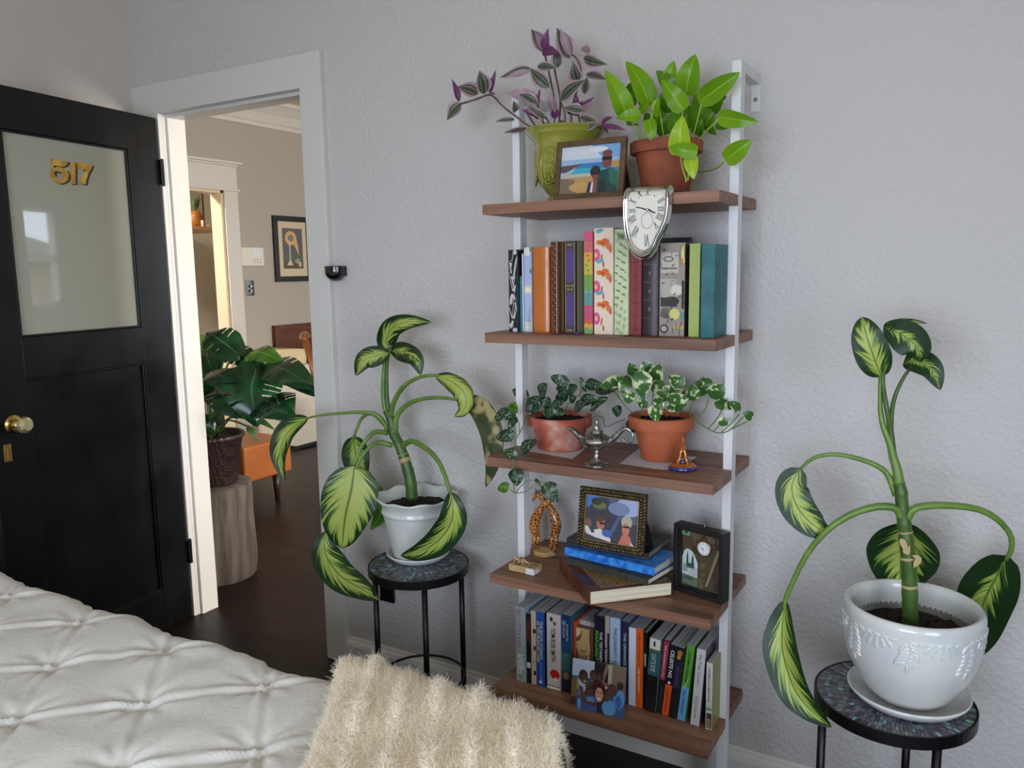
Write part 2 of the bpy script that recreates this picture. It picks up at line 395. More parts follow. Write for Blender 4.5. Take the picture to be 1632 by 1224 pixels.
for (a,b,c,e) in ((gs0-.004,gs1,gz0,gz1),(gs0-.004,gs1,pz0,pz1)):
    dbox(d,a,a+q,c,e,-.012,-.003); dbox(d,b-q,b,c,e,-.012,-.003); dbox(d,a,b,c,c+q,-.012,-.003); dbox(d,a,b,e-q,e,-.012,-.003)
d.build('moulding',BLK,door,bevel=.002)
G=NT('frosted_door_glass'); G.set(Base_Color=s2l((176,176,160)),Roughness=.03); G.b.inputs['Specular IOR Level'].default_value=1.0; G.b.inputs['Coat Weight'].default_value=.6; G.b.inputs['Coat Roughness'].default_value=.01
d=MB(); dbox(d,gs0-.006,gs1+.002,gz0-.002,gz1+.002,-.02,-.0125); d.build('glass_pane',G.m,door)
GOLD=mat('gold_leaf',(214,176,84),(180,140,60),sc=30,rough=.3,metal=.7); INK=mat('black_ink',(12,12,12),rough=.4)
gp=DM@Vector((0,-.0122,0))
def dq(x,y,off): 
    return onp(x/5.44,120+y/5.44,gp+dn*off,dn)
five=[(433,722),(470,726),(520,738),(560,750),(588,742),(592,756),(570,786),(535,795),(500,786),(470,780),(462,800),(500,800),(545,804),(580,824),(597,860),(592,905),(560,932),(515,940),(470,922),(442,890),(436,850),(446,820),(440,800),(448,770)]
one=[(602,778),(636,750),(655,752),(656,925),(664,942),(606,940),(616,925),(618,800)]
sev=[(668,768),(690,754),(730,766),(775,780),(802,772),(794,806),(768,850),(752,900),(744,948),(684,938),(700,890),(728,846),(748,820),(715,822),(690,806),(668,800)]
for nm,sh,off,mt in (('number_shadow',(17,10),.0006,INK),('number',(0,0),.0012,GOLD)):
    d=MB()
    for pl in (five,one,sev): d.poly([dq(x+sh[0],y+sh[1],off) for x,y in pl])
    o=d.build(nm,mt,door)
    o['label']='gold leaf number 517' if nm=='number' else 'black drop shadow of the number'
d=MB(); 
for cx,cy,rx,ry,sh in ((512,872,30,34,0),): d.poly([dq(cx+rx*math.cos(a*PI/12),cy+ry*math.sin(a*PI/12),.0016) for a in range(24)])
d.build('number_counter',mat('pane_grey',(160,160,146),rough=.1),door)
d=MB(); d.poly([dq(x,y,.0018) for x,y in ((470,838),(500,830),(530,842),(540,856),(500,845),(492,866),(500,890),(480,870))]); d.build('number_counter_shade',INK,door)
# knob + plates
BR=mat('brass',(186,158,92),rough=.25,metal=1); CRY=NT('crystal_glass'); CRY.set(Base_Color=s2l((216,205,160)),Roughness=.08,Metallic=.75); CRY=CRY.m
kp=onp(22,676,gp+dn*.0122,dn)
d=MB(); d.lathe([(0,.004),(.012,.01),(.027,.005),(.031,0),(.031,-.002)],n=32); M=Matrix.Translation(kp)@dn.to_track_quat('Z','Y').to_matrix().to_4x4()
d.v=[tuple(M@Vector(p)) for p in d.v]; d.build('rosette',BR,door,smooth=True)
d=MB(); d.tube([(0,0,0),(0,0,.03)],.011,12); d.lathe([(0,.066),(.016,.066),(.024,.058),(.0275,.049),(.024,.038),(.013,.03),(.0,.03)],n=12); d.v=[tuple(M@Vector(p)) for p in d.v]; k=d.build('knob',CRY,door)
pp=onp(12,722,gp+dn*.0122,dn)
M=Matrix.Translation(pp)@Matrix((dd,Vector((0,0,1)),dn)).transposed().to_4x4()
d=MB(); d.box((-.013,-.028,0),(.013,.028,.003),M); d.build('lock_plate',BR,door,bevel=.001)
d=MB(); d.box((-.004,-.018,.003),(.004,.018,.007),M); d.build('lock_lever',BR,door,bevel=.001)
for z in (1.77,.28):
    d=MB(); d.box((-.012,-.006,z-.045),(.004,.012,z+.045),DM); d.tube([DM@Vector((-.01,.006,z-.05)),DM@Vector((-.01,.006,z+.05))],.006,10); d.build('hinge',BLK,door)

# ================================================================== ladder shelf
T=NT('walnut_shelf'); v=T.coord('Object',(1.2,22,22)); nz=T.n('ShaderNodeTexNoise',i_Vector=v,i_Scale=1.4,i_Detail=5.0,i_Distortion=.6).outputs[0]
v2=T.coord('Object',(4,160,160)); n2=T.n('ShaderNodeTexNoise',i_Vector=v2,i_Scale=1.0,i_Detail=2.0).outputs[0]
T.set(Base_Color=T.mix(T.math('MULTIPLY',n2,.45),T.ramp(nz,[(.3,s2l((92,64,50))),(.5,s2l((138,98,76))),(.72,s2l((168,124,98)))]),s2l((94,66,52))),Roughness=.5); T.bump(n2,.1,.0005)
WOOD=T.m
SW,SD,STH=.5923,.3218,.0245; SZ=[1.547,1.2292,.9081,.5911,.2735]; PY,PW,PD=-.1724,.0215,.034
sh=thing('ladder_shelf','tall white metal framed shelf with five walnut boards fixed to the wall','shelf',(SW/2,-.15,0))
for z in SZ:
    s=MB()
    s.box((0,-SD,z-STH),(SW,PY-.001,z)); s.box((0,PY+PD+.001,z-STH),(SW,-.012,z)); s.box((PW+.001,PY-.001,z-STH),(SW-PW-.001,PY+PD+.001,z))
    s.build('shelf_board',WOOD,sh,world=True)
WM=mat('white_metal',(222,222,224),rough=.35)
for x in (0,SW-PW):
    s=MB(); s.box((x,PY,0),(x+PW,PY+PD,1.84)); s.build('post',WM,sh,world=True,bevel=.0012)
    s=MB(); s.box((x,PY+PD,1.817),(x+PW,-.001,1.84)); s.build('top_arm',WM,sh,world=True,bevel=.0012)
    s=MB(); s.box((x,-.004,1.755),(x+PW+.001,-.0005,1.817)); p=s.build('wall_plate',WM,sh,world=True)
    s=MB(); s.ball((x+PW*.55,-.005,1.783),(.005,.003,.005)); s.build('screw',mat('steel',(150,150,150),rough=.25,metal=1),p,world=False,smooth=True)
    p.children[0].location=(0,0,0); 
    for q in p.children:
        q.data.transform(Matrix.Translation(-Vector(sh.location)))
    for z in SZ:
        pass
# ================================================================== things near the door
o=MB(); c=ony(541,426,-.0)
hb=thing('wall_hook','small black half round holder on the white door casing edge','wall hook',(c.x,0,c.z-.03))
o.grid(lambda a,b:(c.x+.0-.034*math.cos(PI*a)*(1 if b<.35 else math.sqrt(max(0,1-((b-.35)/.65)**2))),-.021-.03*math.sin(PI*a)*(1 if b<.35 else math.sqrt(max(0,1-((b-.35)/.65)**2))),c.z+.004-.066*b*.72),24,16)
BP=mat('black_gloss',(14,13,13),rough=.15,coat=.5)
x=o.build('shell',BP,hb,world=True,smooth=True); sm=x.modifiers.new('s','SOLIDIFY'); sm.thickness=.003
o=MB(); o.box((c.x-.034,-.0215,c.z-.03),(c.x+.034,-.0205+.0205,c.z+.004)); o.build('backplate',BP,hb,world=True,bevel=.003)
# outlet below the left table
c=ony(619,940,0); ol=thing('wall_outlet','black wall outlet plate low on the wall behind the left plant table','outlet',(c.x,0,c.z))
o=MB(); o.box((c.x-.03,-.012,c.z-.04),(c.x+.03,0,c.z+.04)); o.build('plate',BP,ol,world=True,bevel=.003)
# ================================================================== hall things
def wallrect(tl,br,X=HX):
    a=onx(tl[0],tl[1],X); b=onx(br[0],br[1],X); return min(a.y,b.y),max(a.y,b.y),min(a.z,b.z),max(a.z,b.z)
def picture(mb,o,ux,uz,n,w,h,shapes,base=(200,200,200),eps=.00015):
    """flat print made of coloured patches; o lower-left corner, shapes (colour, points in 0..1)"""
    o,ux,uz,n=V3(o),V3(ux),V3(uz),V3(n)
    mb.poly([o,o+ux*w,o+ux*w+uz*h,o+uz*h],col=s2l(base)); k=1
    for c,pts in shapes:
        if isinstance(pts,tuple):
            cx,cy,rx,ry=pts[:4]; rr=pts[4] if len(pts)>4 else 0
            pts=[(cx+rx*math.cos(t*PI/9)*math.cos(rr)-ry*math.sin(t*PI/9)*math.sin(rr),cy+rx*math.cos(t*PI/9)*math.sin(rr)+ry*math.sin(t*PI/9)*math.cos(rr)) for t in range(18)]
        mb.poly([o+ux*(w*min(1,max(0,x)))+uz*(h*min(1,max(0,y)))+n*(eps*k) for x,y in pts],col=s2l(c)); k+=1
VCP=vcmat('printed_picture',rough=.3,coat=.3); VCM=vcmat('printed_matt',rough=.6)
y0,y1,z0,z1=wallrect((381,394),(418,424))
t_=thing('alarm_keypad','white alarm keypad on the hall wall beside the inner doorway','keypad',(HX,(y0+y1)/2,z0))
o=MB(); o.box((HX,y0,z0),(HX+.028,y1,z1)); o.build('case',mat('white_plastic',(226,224,216),rough=.4),t_,world=True,bevel=.006)
E1=mat('lit_screen',(215,222,232),rough=.2)
o=MB(); o.box((HX+.028,y0+(y1-y0)*.45,z0+(z1-z0)*.55),(HX+.0295,y0+(y1-y0)*.88,z0+(z1-z0)*.88)); o.build('screen',E1,t_,world=True)
o=MB(); 
for i in range(3):
    for j in range(2): o.box((HX+.028,y0+(y1-y0)*(.5+i*.14),z0+(z1-z0)*(.16+j*.14)),(HX+.030,y0+(y1-y0)*(.59+i*.14),z0+(z1-z0)*(.24+j*.14)))
o.build('button',mat('grey_plastic',(196,194,188),rough=.5),t_,world=True)
y0,y1,z0,z1=wallrect((391,447),(405,471))
t_=thing('light_switch','black light switch plate under the white alarm keypad','light switch',(HX,(y0+y1)/2,z0))
o=MB(); o.box((HX,y0,z0),(HX+.007,y1,z1)); o.build('plate',BP,t_,world=True,bevel=.003)
o=MB()
for dz in (.3,.62): o.tube([(HX+.006,(y0+y1)/2,z0+(z1-z0)*dz),(HX+.02,(y0+y1)/2,z0+(z1-z0)*dz)],.011,12)
o.build('push_button',mat('pearl',(170,165,155),rough=.2,metal=.4),t_,world=True)
# framed print
y0,y1,z0,z1=wallrect((432,343),(490,448)); y1+=.04
pf=thing('framed_print','tall black framed print of a pale flower on the hall wall','framed picture',(HX,(y0+y1)/2,z0))
o=MB(); f_=.045
for a in ((y0,z0,y1,z0+f_),(y0,z1-f_,y1,z1),(y0,z0+f_,y0+f_,z1-f_),(y1-f_,z0+f_,y1,z1-f_)): o.box((HX+.001,a[0],a[1]),(HX+.025,a[2],a[3]))
o.build('frame',mat('black_frame',(24,24,27),rough=.35),pf,world=True,bevel=.002)
o=MB(); w_=y1-y0-2*f_; h_=z1-z0-2*f_
picture(o,(HX+.012,y0+f_,z0+f_),(0,1,0),(0,0,1),(1,0,0),w_,h_,[((92,92,100),[(.16,.14),(.86,.14),(.86,.88),(.16,.88)]),((84,100,84),[(.16,.3),(.86,.3),(.86,.42),(.16,.42)]),((96,74,62),[(.16,.14),(.86,.14),(.86,.26),(.16,.26)]),((214,168,110),(.45,.7,.2,.13)),((214,168,110),[(.52,.62),(.62,.76),(.7,.55),(.72,.38),(.62,.5)]),((120,124,130),(.45,.7,.1,.065)),((200,196,176),[(.38,.62),(.42,.66),(.42,.3),(.5,.2),(.28,.2),(.38,.3)]),((150,156,120),(.66,.28,.09,.05)),((190,180,150),(.74,.22,.06,.05))],base=(206,194,168),eps=.0002)
o.build('print',VCP,pf,world=True)
# white built-in box, wooden settle, chair
wb=thing('low_cabinet','low white painted cabinet against the far hall wall, below the wooden settle','cabinet',(-3.8,2.6,0),group='white painted hall cabinets')
cab=mat('cabinet_paint',(214,206,194),rough=.5)
o=MB(); o.box((HX+.001,2.424,.03),(-3.55,2.95,.66)); o.build('body',cab,wb,world=True,bevel=.004)
o=MB(); o.box((HX+.001,2.44,0),(-3.57,2.93,.03)); o.build('shaded_toe_kick',mat('toe_shade',(30,26,24)),wb,world=True)  # recessed toe coloured near black for the shadow under the cabinet
o=MB(); o.box((HX+.001,2.424,.66),(-3.66,2.70,.775)); o.build('raised_end',mat('cabinet_beige',(214,196,160),rough=.5),wb,world=True,bevel=.003)
w2=thing('low_cabinet','longer white painted bench cabinet running on behind the wooden chair','cabinet',(-3.7,3.4,0),group='white painted hall cabinets')
o=MB(); o.box((HX+.001,2.96,.03),(-3.5,4.6,.66)); o.build('body',cab,w2,world=True,bevel=.004)
o=MB(); o.box((HX+.001,2.97,0),(-3.52,4.6,.03)); o.build('shaded_toe_kick',MATS['toe_shade'],w2,world=True)
wd=mat('settle_wood',(104,56,34),(72,38,24),sc=6,stretch=(1,1,8),rough=.35,lo=.3,hi=.7)
st=thing('wooden_settle','dark reddish brown wooden settle with a high back against the hall wall','bench',(-3.9,3.3,.662))
o=MB(); o.box((HX+.002,2.705,.662),(HX+.05,4.3,.955)); o.build('backrest',wd,st,world=True,bevel=.006)
o=MB(); o.box((HX+.05,2.705,.70),(-3.62,4.3,.722)); o.build('seat',wd,st,world=True,bevel=.006)
o=MB(); o.box((-3.66,2.705,.662),(-3.63,4.3,.70)); o.build('seat_apron',wd,st,world=True,bevel=.003)
o=MB(); o.box((HX+.05,3.62,.722),(HX+.085,3.66,1.12)); o.poly([(HX+.06,3.5,.98),(HX+.06,3.8,.98),(HX+.06,3.8,1.28),(HX+.06,3.68,1.2)]); o.build('back_bracket',wd,st,world=True)
# spindle chair: back faces the viewer's left edge of the opening
cw=mat('chair_wood',(150,92,52),(116,66,36),sc=8,rough=.3,lo=.3,hi=.7)
cp=onz(505,748,0); ch=thing('spindle_chair','warm brown wooden spindle back chair at the edge of the doorway view','chair',(cp.x+.15,cp.y+.18,0),rz=.7)
def chair_part(name,fn):
    o=MB(); fn(o); return o.build(name,cw,ch,smooth=True)
chair_part('seat',lambda o:o.lathe([(0,.43),(.2,.43),(.215,.44),(.215,.45),(.2,.46),(0,.452)],n=28))
for sx in (-1,1):
    for sy in (-1,1): chair_part('leg',lambda o:o.tube([(sx*.13,sy*.13,.435),(sx*.17,sy*.17,.2),(sx*.2,sy*.2,0)],[.015,.02,.012],10))
chair_part('stretcher',lambda o:o.tube([(-.17,0,.2),(.17,0,.2)],[.009,.009],8))
chair_part('stretcher',lambda o:(o.tube([(-.17,-.17,.2),(-.17,.17,.2)],.01,8)))
chair_part('stretcher',lambda o:(o.tube([(.17,-.17,.2),(.17,.17,.2)],.01,8)))
arc=[(-.19*math.cos(a*PI/8)*1.0-.0,-.0,0) for a in range(9)]
tp=[(-.26,.17*math.cos(a*PI/8),0.935+.02*math.sin(a*PI/8)) for a in range(9)]
chair_part('crest_rail',lambda o:o.tube([(p[0]-.02*math.sin(i*PI/8),p[1]*1.15,p[2]) for i,p in enumerate(tp)],[.016,.02,.024,.026,.026,.026,.024,.02,.016],10))
for i in range(6): 
    y=-.15+i*.06; chair_part('spindle',lambda o:o.tube([(-.165,y*.8,.45),(-.22,y*.95,.70),(-.272,y*1.1,.935)],[.007,.009,.006],8))
# leather bench
lb=thing('leather_bench','orange tan leather bench with dark tapered legs in the hall','bench',(-2.9,1.3,0))
LE=mat('tan_leather',(176,104,50),(158,88,38),sc=3,lo=.3,hi=.7,rough=.38,bump=.15,bdist=.001,bsc=60)
bx0=-2.57; by0=1.08; 
o=MB(); o.box((-3.5,by0,.17),(bx0,1.45,.39)); o.build('cushion',LE,lb,world=True,bevel=.018,seg=3)
DL_=mat('dark_leg',(52,32,22),rough=.35)
for lx in (-3.44,bx0-.05):
    for ly in (by0+.04,1.36):
        o=MB(); o.tube([(lx,ly,.18),(lx,ly,0)],[.026,.014],12); o.build('leg',DL_,lb,world=True,smooth=True)
# tree stump
sc_=(-1.915,.345); sr=.166
T=NT('grey_stump_wood'); v=T.coord('Object',(30,30,3)); nz=T.n('ShaderNodeTexNoise',i_Vector=v,i_Scale=1.0,i_Detail=4.0).outputs[0]; v2=T.coord('Object',(5,5,5)); n2=T.n('ShaderNodeTexNoise',i_Vector=v2,i_Scale=1.0,i_Detail=3.0).outputs[0]
T.set(Base_Color=T.mix(T.math('MULTIPLY',n2,.7),T.ramp(nz,[(.35,s2l((66,58,52))),(.65,s2l((112,104,97)))]),s2l((70,58,50))),Roughness=.8); T.bump(nz,.4,.003)
ts=thing('tree_stump','weathered grey tree stump used as a plant stand in the hall','stump',(sc_[0],sc_[1],0))
def stf(r,z,t): return r*.05*noise.noise(Vector((math.cos(t)*1.6,math.sin(t)*1.6,z*2+3)))+.006*noise.noise(Vector((t*5,z*8,1)))-(.012*math.exp(-((t-5.35+z*.5)/.03)**2))
o=MB(); pz=[0,.01,.05,.1,.15,.2,.25,.3,.35,.39,.425,.44]; pr_=[.93,.97,1,1.01,1,.99,.98,.98,.985,.99,.98,.95]
o.lathe([(sr*k,z) for k,z in zip(pr_,pz)]+[(sr*.6,.442),(0.001,.442)],c=(sc_[0],sc_[1],0),n=72,fr=stf); o.build('trunk',T.m,ts,world=True,smooth=True)
# bronze pot and monstera
mp=thing('potted_monstera','large green monstera with split leaves in a bronze pot on the stump','potted plant',(sc_[0],sc_[1],.445))
BZ=mat('bronze_pot',(70,54,52),(52,38,38),sc=30,rough=.35,metal=.35,bump=.6,kind='wave',lo=.3,hi=.7,bdist=.003,stretch=(1,1,2.5))
mc=(sc_[0]-.005,sc_[1],.445)
o=MB(); o.lathe([(0,0),(.104,0),(.109,.006),(.138,.20),(.145,.204),(.152,.212),(.152,.222),(.146,.226),(.138,.222),(.135,.2),(0,.2)],c=mc,n=48); o.build('pot',BZ,mp,world=True,smooth=True)
SOIL=mat('potting_soil',(46,32,26),(20,14,12),sc=140,rough=.95,bump=1,bdist=.006)
o=MB(); o.grid(lambda a,b:(mc[0]+.136*b*math.cos(2*PI*a),mc[1]+.136*b*math.sin(2*PI*a),mc[2]+.203+.006*noise.noise(Vector((a*20,b*6,0)))),24,6); o.build('soil',SOIL,mp,world=True)
MON=leafmat('monstera_leaf',L_plain((12,42,24),(26,72,38),3),rough=.22,trans=.12)
MONL=leafmat('monstera_young_leaf',L_plain((70,120,40),(110,160,60),3),rough=.3,trans=.3)
def monstera_leaf(P,w,N,mt,slits=4,droop=.15):
    """heart-shaped blade with deep side slits"""
    o=MB(); nv=72; C=catmull(P,nv); N=Vector(N).normalized(); L=sum((C[i+1]-C[i]).length for i in range(nv))
    for sgn in (-1,1):
        nu=5; vs=[];us=[];keep=[]
        for i,p in enumerate(C):
            Tt=(C[min(i+1,nv)]-C[max(i-1,0)]).normalized(); A=Tt.cross(N).normalized()*sgn; n2=(Tt.cross(N)).normalized().cross(Tt); v=i/nv
            ph=prof('heart',v) if v<1 else 0
            if v<.02: ph=.1
            for j in range(nu+1):
                u=j/nu; ww=w*ph*u
                vs.append(p+A*ww-n2*(droop*w*u*u*(.5+.5*v))+Tt*((-.55*w*u*max(0,1-v/.25) if v<.25 else 0)+.25*w*u*v)); us.append((.5+sgn*u/2,v))
        fs=[]
        for i in range(nv):
            v=(i+.5)/nv; cut=False
            for k in range(slits):
                c=.28+k*.15
                if abs(v-c)<.018: cut=True
            for j in range(nu):
                if any(abs(v-.30-k*.15-.03*sgn)<.004+.022*max(0,j-1)/nu for k in range(slits)) and j>=2: continue
                q=(i*(nu+1)+j,i*(nu+1)+j+1,(i+1)*(nu+1)+j+1,(i+1)*(nu+1)+j); fs.append(q if sgn<0 else q[::-1])
        o.add(vs,fs,us)
    return o.build('leaf',mt,mp,world=True,smooth=True)
MS=mat('monstera_stalk',(62,96,40),rough=.4)
ct=Vector((mc[0],mc[1],mc[2]+.2))
def mleaf(b,t,w,Yb,Yt,mt=MON,sl=4,N=None,mid=None):
    B=ony(b[0],b[1],Yb+.13); E_=ony(t[0],t[1],Yt+.13); Mm=B.lerp(E_,.5)+Vector((0,-.02,.02))
    k=scl(B); monstera_leaf([B,Mm,E_],w*k,N or ((CAM-B).normalized()+Vector((0,0,.5))),mt,sl)
    s=MB(); q=ct+Vector((rnd.uniform(-.04,.04),rnd.uniform(-.04,.04),-.003)); s.tube(catmull([q,q.lerp(B,.5)+Vector((0,0,.06)),B],10),.0042,6); s.build('leaf_stalk',MS,mp,world=True,smooth=True)
mleaf((407,592),(408,668),46,.15,.08,sl=3)               # big front leaf
mleaf((375,560),(330,530),30,.22,.2,sl=2)
mleaf((362,560),(420,585),22,.3,.28,sl=2)
mleaf((398,563),(448,574),20,.25,.2,MONL,2)
mleaf((425,580),(500,615),30,.2,.1,sl=2,N=(-.2,-.6,1))
mleaf((452,585),(502,628),22,.22,.14,sl=2,N=(.4,-.8,.6))
mleaf((440,632),(462,668),30,.12,.08,sl=2,N=(.2,-.7,1))
mleaf((405,648),(470,664),24,.1,.06,sl=2,N=(.1,-.8,1))
mleaf((340,592),(378,618),26,.12,.08,sl=1)
mleaf((352,622),(375,660),28,.1,.05,sl=2)
mleaf((345,640),(400,640),26,.14,.1,sl=2)
mleaf((330,560),(345,600),28,.3,.24,sl=2)
mleaf((330,610),(322,640),22,.12,.1,sl=1)
mleaf((338,665),(342,686),18,.1,.08,sl=0)
mleaf((375,645),(402,662),22,.16,.12,sl=1)
mleaf((325,545),(318,600),26,.4,.35,MONL,1)
mleaf((412,672),(437,684),6,.15,.12,MS,0); mleaf((402,682),(410,700),7,.13,.1,MS,0)
# outdoors seen in the door glass
struct(MB().box((-20,-30,-.75),(40,40,-.65)).build('ground',mat('asphalt',(120,118,114),rough=.9)))
hs=thing('neighbour_house','single storey house with a shallow gable roof across the street','house',(14,11.5,-.65),rz=.75)
o=MB(); o.box((-.2,-4,0),(6,4,2.5)); o.build('wall',mat('tan_siding',(176,150,128),rough=.8),hs)
o=MB(); o.add([(-.8,-4.6,2.4),(-.8,4.6,2.4),(-.8,0,4.0),(6.5,-4.6,2.4),(6.5,4.6,2.4),(6.5,0,4.0)],[(0,1,2),(3,5,4),(0,2,5,3),(1,4,5,2),(0,3,4,1)]); o.build('roof',mat('pale_shingles',(150,144,146),rough=.9),hs)
o=MB(); o.box((-.26,-1.6,.9),(-.2,-.2,1.9)); o.build('window',mat('dark_pane',(60,66,76),rough=.1),hs)
car=thing('parked_car','silver parked car on the street outside','car',(9.6,7.9,-.65),rz=-.85)
o=MB(); prof_=[(-2.1,.35),(-2.15,.7),(-1.9,.85),(-1.2,.92),(-.6,1.38),(.7,1.4),(1.35,.95),(2.05,.8),(2.15,.4),(2.0,.28),(-2.0,.28)]
o.add([(x,y,z) for y in (-.85,.85) for x,z in prof_],[tuple(range(11)),tuple(range(11,22))[::-1]]+[(i,11+i,11+(i+1)%11,(i+1)%11) for i in range(11)]); o.build('body',mat('car_silver',(190,194,200),rough=.25,metal=.4),car,bevel=.05,seg=3)
for x in (-1.3,1.3):
    for y in (-.86,.86): o=MB(); o.tube([(x,y-.1,.32),(x,y+.1,.32)],.32,20); o.build('wheel',MATS['black_gloss'],car)
# side room: shelf with pineapple ornament and a frame
sx=-4.6
a=onx(305,360,sx); b=onx(336,360,sx)
yb=b.y+.03; SRX=-5.4
rs=thing('wall_shelf','small pale wooden shelf in the side room beyond the inner doorway','shelf',(-4.9,yb-.3,a.z))
o=MB(); o.box((-5.398,yb-.55,a.z-.03),(sx,yb+.25,a.z)); o.build('shelf_board',mat('pale_oak',(206,170,120),rough=.5),rs,world=True,bevel=.002)
pc=onx(313,356,sx-.12); pc.z=a.z
pn=thing('pineapple_ornament','orange pineapple shaped pot with spiky green crown on the side room shelf','ornament',tuple(pc))
k=scl(pc)
o=MB(); o.ball(pc+Vector((0,0,13*k)),(11*k,11*k,13.5*k),24,16); o.build('fruit',mat('pineapple_skin',(190,120,40),(110,62,24),sc=60,kind='edge',lo=.05,hi=.2,rough=.5,bump=.6),pn,world=True,smooth=True)
o=MB()
for i in range(26):
    an=i*2.4; l=(22-i*.35)*k; d=Vector((math.cos(an),math.sin(an),0)); q=pc+Vector((0,0,25*k)); add_leaf(o,[q,q+d*6*k+Vector((0,0,l*.6)),q+d*(13-i*.3)*k+Vector((0,0,l*1.15))],2.6*k,d*-1+Vector((0,0,.3)),'lance',nv=6,nu=2)
o.build('crown',leafmat('pineapple_leaf',L_plain((70,92,62),(104,124,84))),pn,world=True,smooth=True)
fp=onx(327,356,sx-.3); fr_=thing('picture_frame','brown edged picture frame standing behind the pineapple ornament','picture frame',(sx-.3,fp.y-.1,a.z))
o=MB(); o.box((sx-.32,fp.y-.25,a.z),(sx-.3,fp.y,a.z+.33)); o.build('frame',mat('brown_frame',(96,58,36),rough=.5),fr_,world=True,bevel=.002)
o=MB(); o.poly([(sx-.299,fp.y-.23,a.z+.02),(sx-.299,fp.y-.02,a.z+.02),(sx-.299,fp.y-.02,a.z+.31),(sx-.299,fp.y-.23,a.z+.31)]); o.build('print',mat('pale_print',(196,190,176)),fr_,world=True)
cd=onx(323,358,sx-.05); o=MB(); o.lathe([(0,0),(.012,0),(.012,.05),(.006,.055),(0,.055)],c=(cd.x,cd.y,a.z),n=16); tag(o.build('candle',mat('candle_wax',(230,214,190),rough=.5),None,smooth=True),'short pale candle beside the pineapple ornament','candle')
cd=onx(331,358,sx-.05); o=MB(); o.lathe([(0,0),(.018,0),(.022,.018),(.018,.02),(.012,.004),(0,.004)],c=(cd.x,cd.y,a.z),n=16); tag(o.build('small_dish',mat('white_glaze_dish',(222,218,212),rough=.2),None,smooth=True),'tiny white dish at the end of the side room shelf','dish')

# ================================================================== mosaic tables
def table(cx,cy,label,angs,rz):
    t=thing('mosaic_side_table',label,'side table',(cx,cy,0),group='round mosaic plant tables')
    R=.151; Z=.52
    o=MB(); o.lathe([(0,Z-.026),(R-.002,Z-.026),(R,Z-.024),(R,Z-.001),(R-.001,Z),(R-.004,Z),(R-.004,Z-.003),(0,Z-.003)],n=64); tb=o.build('tabletop',mat('black_metal',(16,15,16),rough=.35,metal=.3),t,smooth=False)
    o=MB(); r_=random.Random(int(cx*100)+5); pal=[(74,72,80),(92,88,98),(58,56,64),(84,76,86),(98,108,114),(92,104,110),(80,84,92),(66,60,68),(96,92,90)]
    rr=R-.0055; ring=0
    while rr>.012:
        w=.0115 if ring%2 else .0145; n=max(5,int(2*PI*rr/.0075)); off=r_.random()
        j=0
        while j<n:
            c=r_.choice(pal) if r_.random()>.05 else (104,146,146)
            k=r_.uniform(.8,1.25); a0=2*PI*(j+off)/n+.0012/rr/2; a1=2*PI*(j+1+off)/n-.0012/rr/2; zt=Z-.0008+r_.uniform(-.0004,.0004)
            p=[(q*math.cos(a),q*math.sin(a),zt) for q,a in ((rr,a0),(rr,a1),(rr-w+.001,a1),(rr-w+.001,a0))]
            pl=[(x,y,Z-.003) for x,y,_ in p]
            cc=s2l(tuple(min(255,v*k) for v in c)); o.add(p+pl,[(0,1,2,3),(0,4,5,1),(1,5,6,2),(2,6,7,3),(3,7,4,0)],col=cc); j+=1
        rr-=w; ring+=1
    o.build('mosaic_tiles',vcmat('mosaic_glass',rough=.15,spec=.6),t)
    for a in angs:
        o=MB(); x,y=.134*math.cos(a),.134*math.sin(a); o.tube([(x,y,Z-.024),(x,y,0)],.0085,12); o.build('leg',MATS['black_metal'],t,smooth=True)
    o=MB(); o.tube([(.13*math.cos(i*PI/18),.13*math.sin(i*PI/18),.16) for i in range(37)],.004,8); o.build('ring_brace',MATS['black_metal'],t,smooth=True)
ya=YAW
table(-.332,-.196,'mosaic topped round black table left of the shelf, by the doorway',[math.radians(a)+ya for a in (144+60,23,283)],0)
table(.975,-.334,'mosaic topped round black table right of the shelf, under the embossed pot',[math.radians(a)+ya for a in (168,50,279)],0)

# ================================================================== bed
NX,NY=420,300; bx0,bx1,by0_,by1_=-1.42,.86,-.925,-2.7; BZ0=.60
X=np.linspace(bx0,bx1,NX); S=np.linspace(-.42,1.7,NY)     # S: distance inward from far edge (negative = hanging down)
XX,SS=np.meshgrid(X,S,indexing='ij'); YY=-.93-SS
L=.31
def lat(x,y):
    a=(x+.10)/L; b=(y+1.006)/L; p=(a+b); q=(a-b); return p,q     # integer p,q = knots
p,q=lat(XX,YY); fp_=p-np.round(p); fq=q-np.round(q)
dk=np.sqrt(fp_**2+fq**2)*L*.7071
near=np.exp(-(dk/.035)**2)
H=.004*(np.abs(np.sin(PI*p))**.8*np.abs(np.sin(PI*q))**.8)                       # pillows
lp=np.abs(fp_)*L*.7071; lq=np.abs(fq)*L*.7071
amp=.35+.65*np.exp(-dk/.07)
wd_=.004+.07*np.clip(dk,0,.09); H+=.009*np.exp(-dk/.16)*(.6*np.exp(-(lp/wd_)**2)+1.0*np.exp(-(lq/(wd_*1.3))**2))          # sewn pleats stand up
sq=fq*L*.7071; sp_=fp_*L*.7071
H-=.006*amp*(np.exp(-((sp_-.012)/.008)**2)+np.exp(-((sq-.016)/.008)**2))
ang=np.arctan2(fp_,fq); H+=.0045*(np.abs(np.cos(ang*4.5+np.sin(np.round(p)*7+np.round(q)*3)*3))**3-.4)*np.exp(-((dk-.045)/.035)**2)
H-=.012*near
wr=np.zeros_like(H)
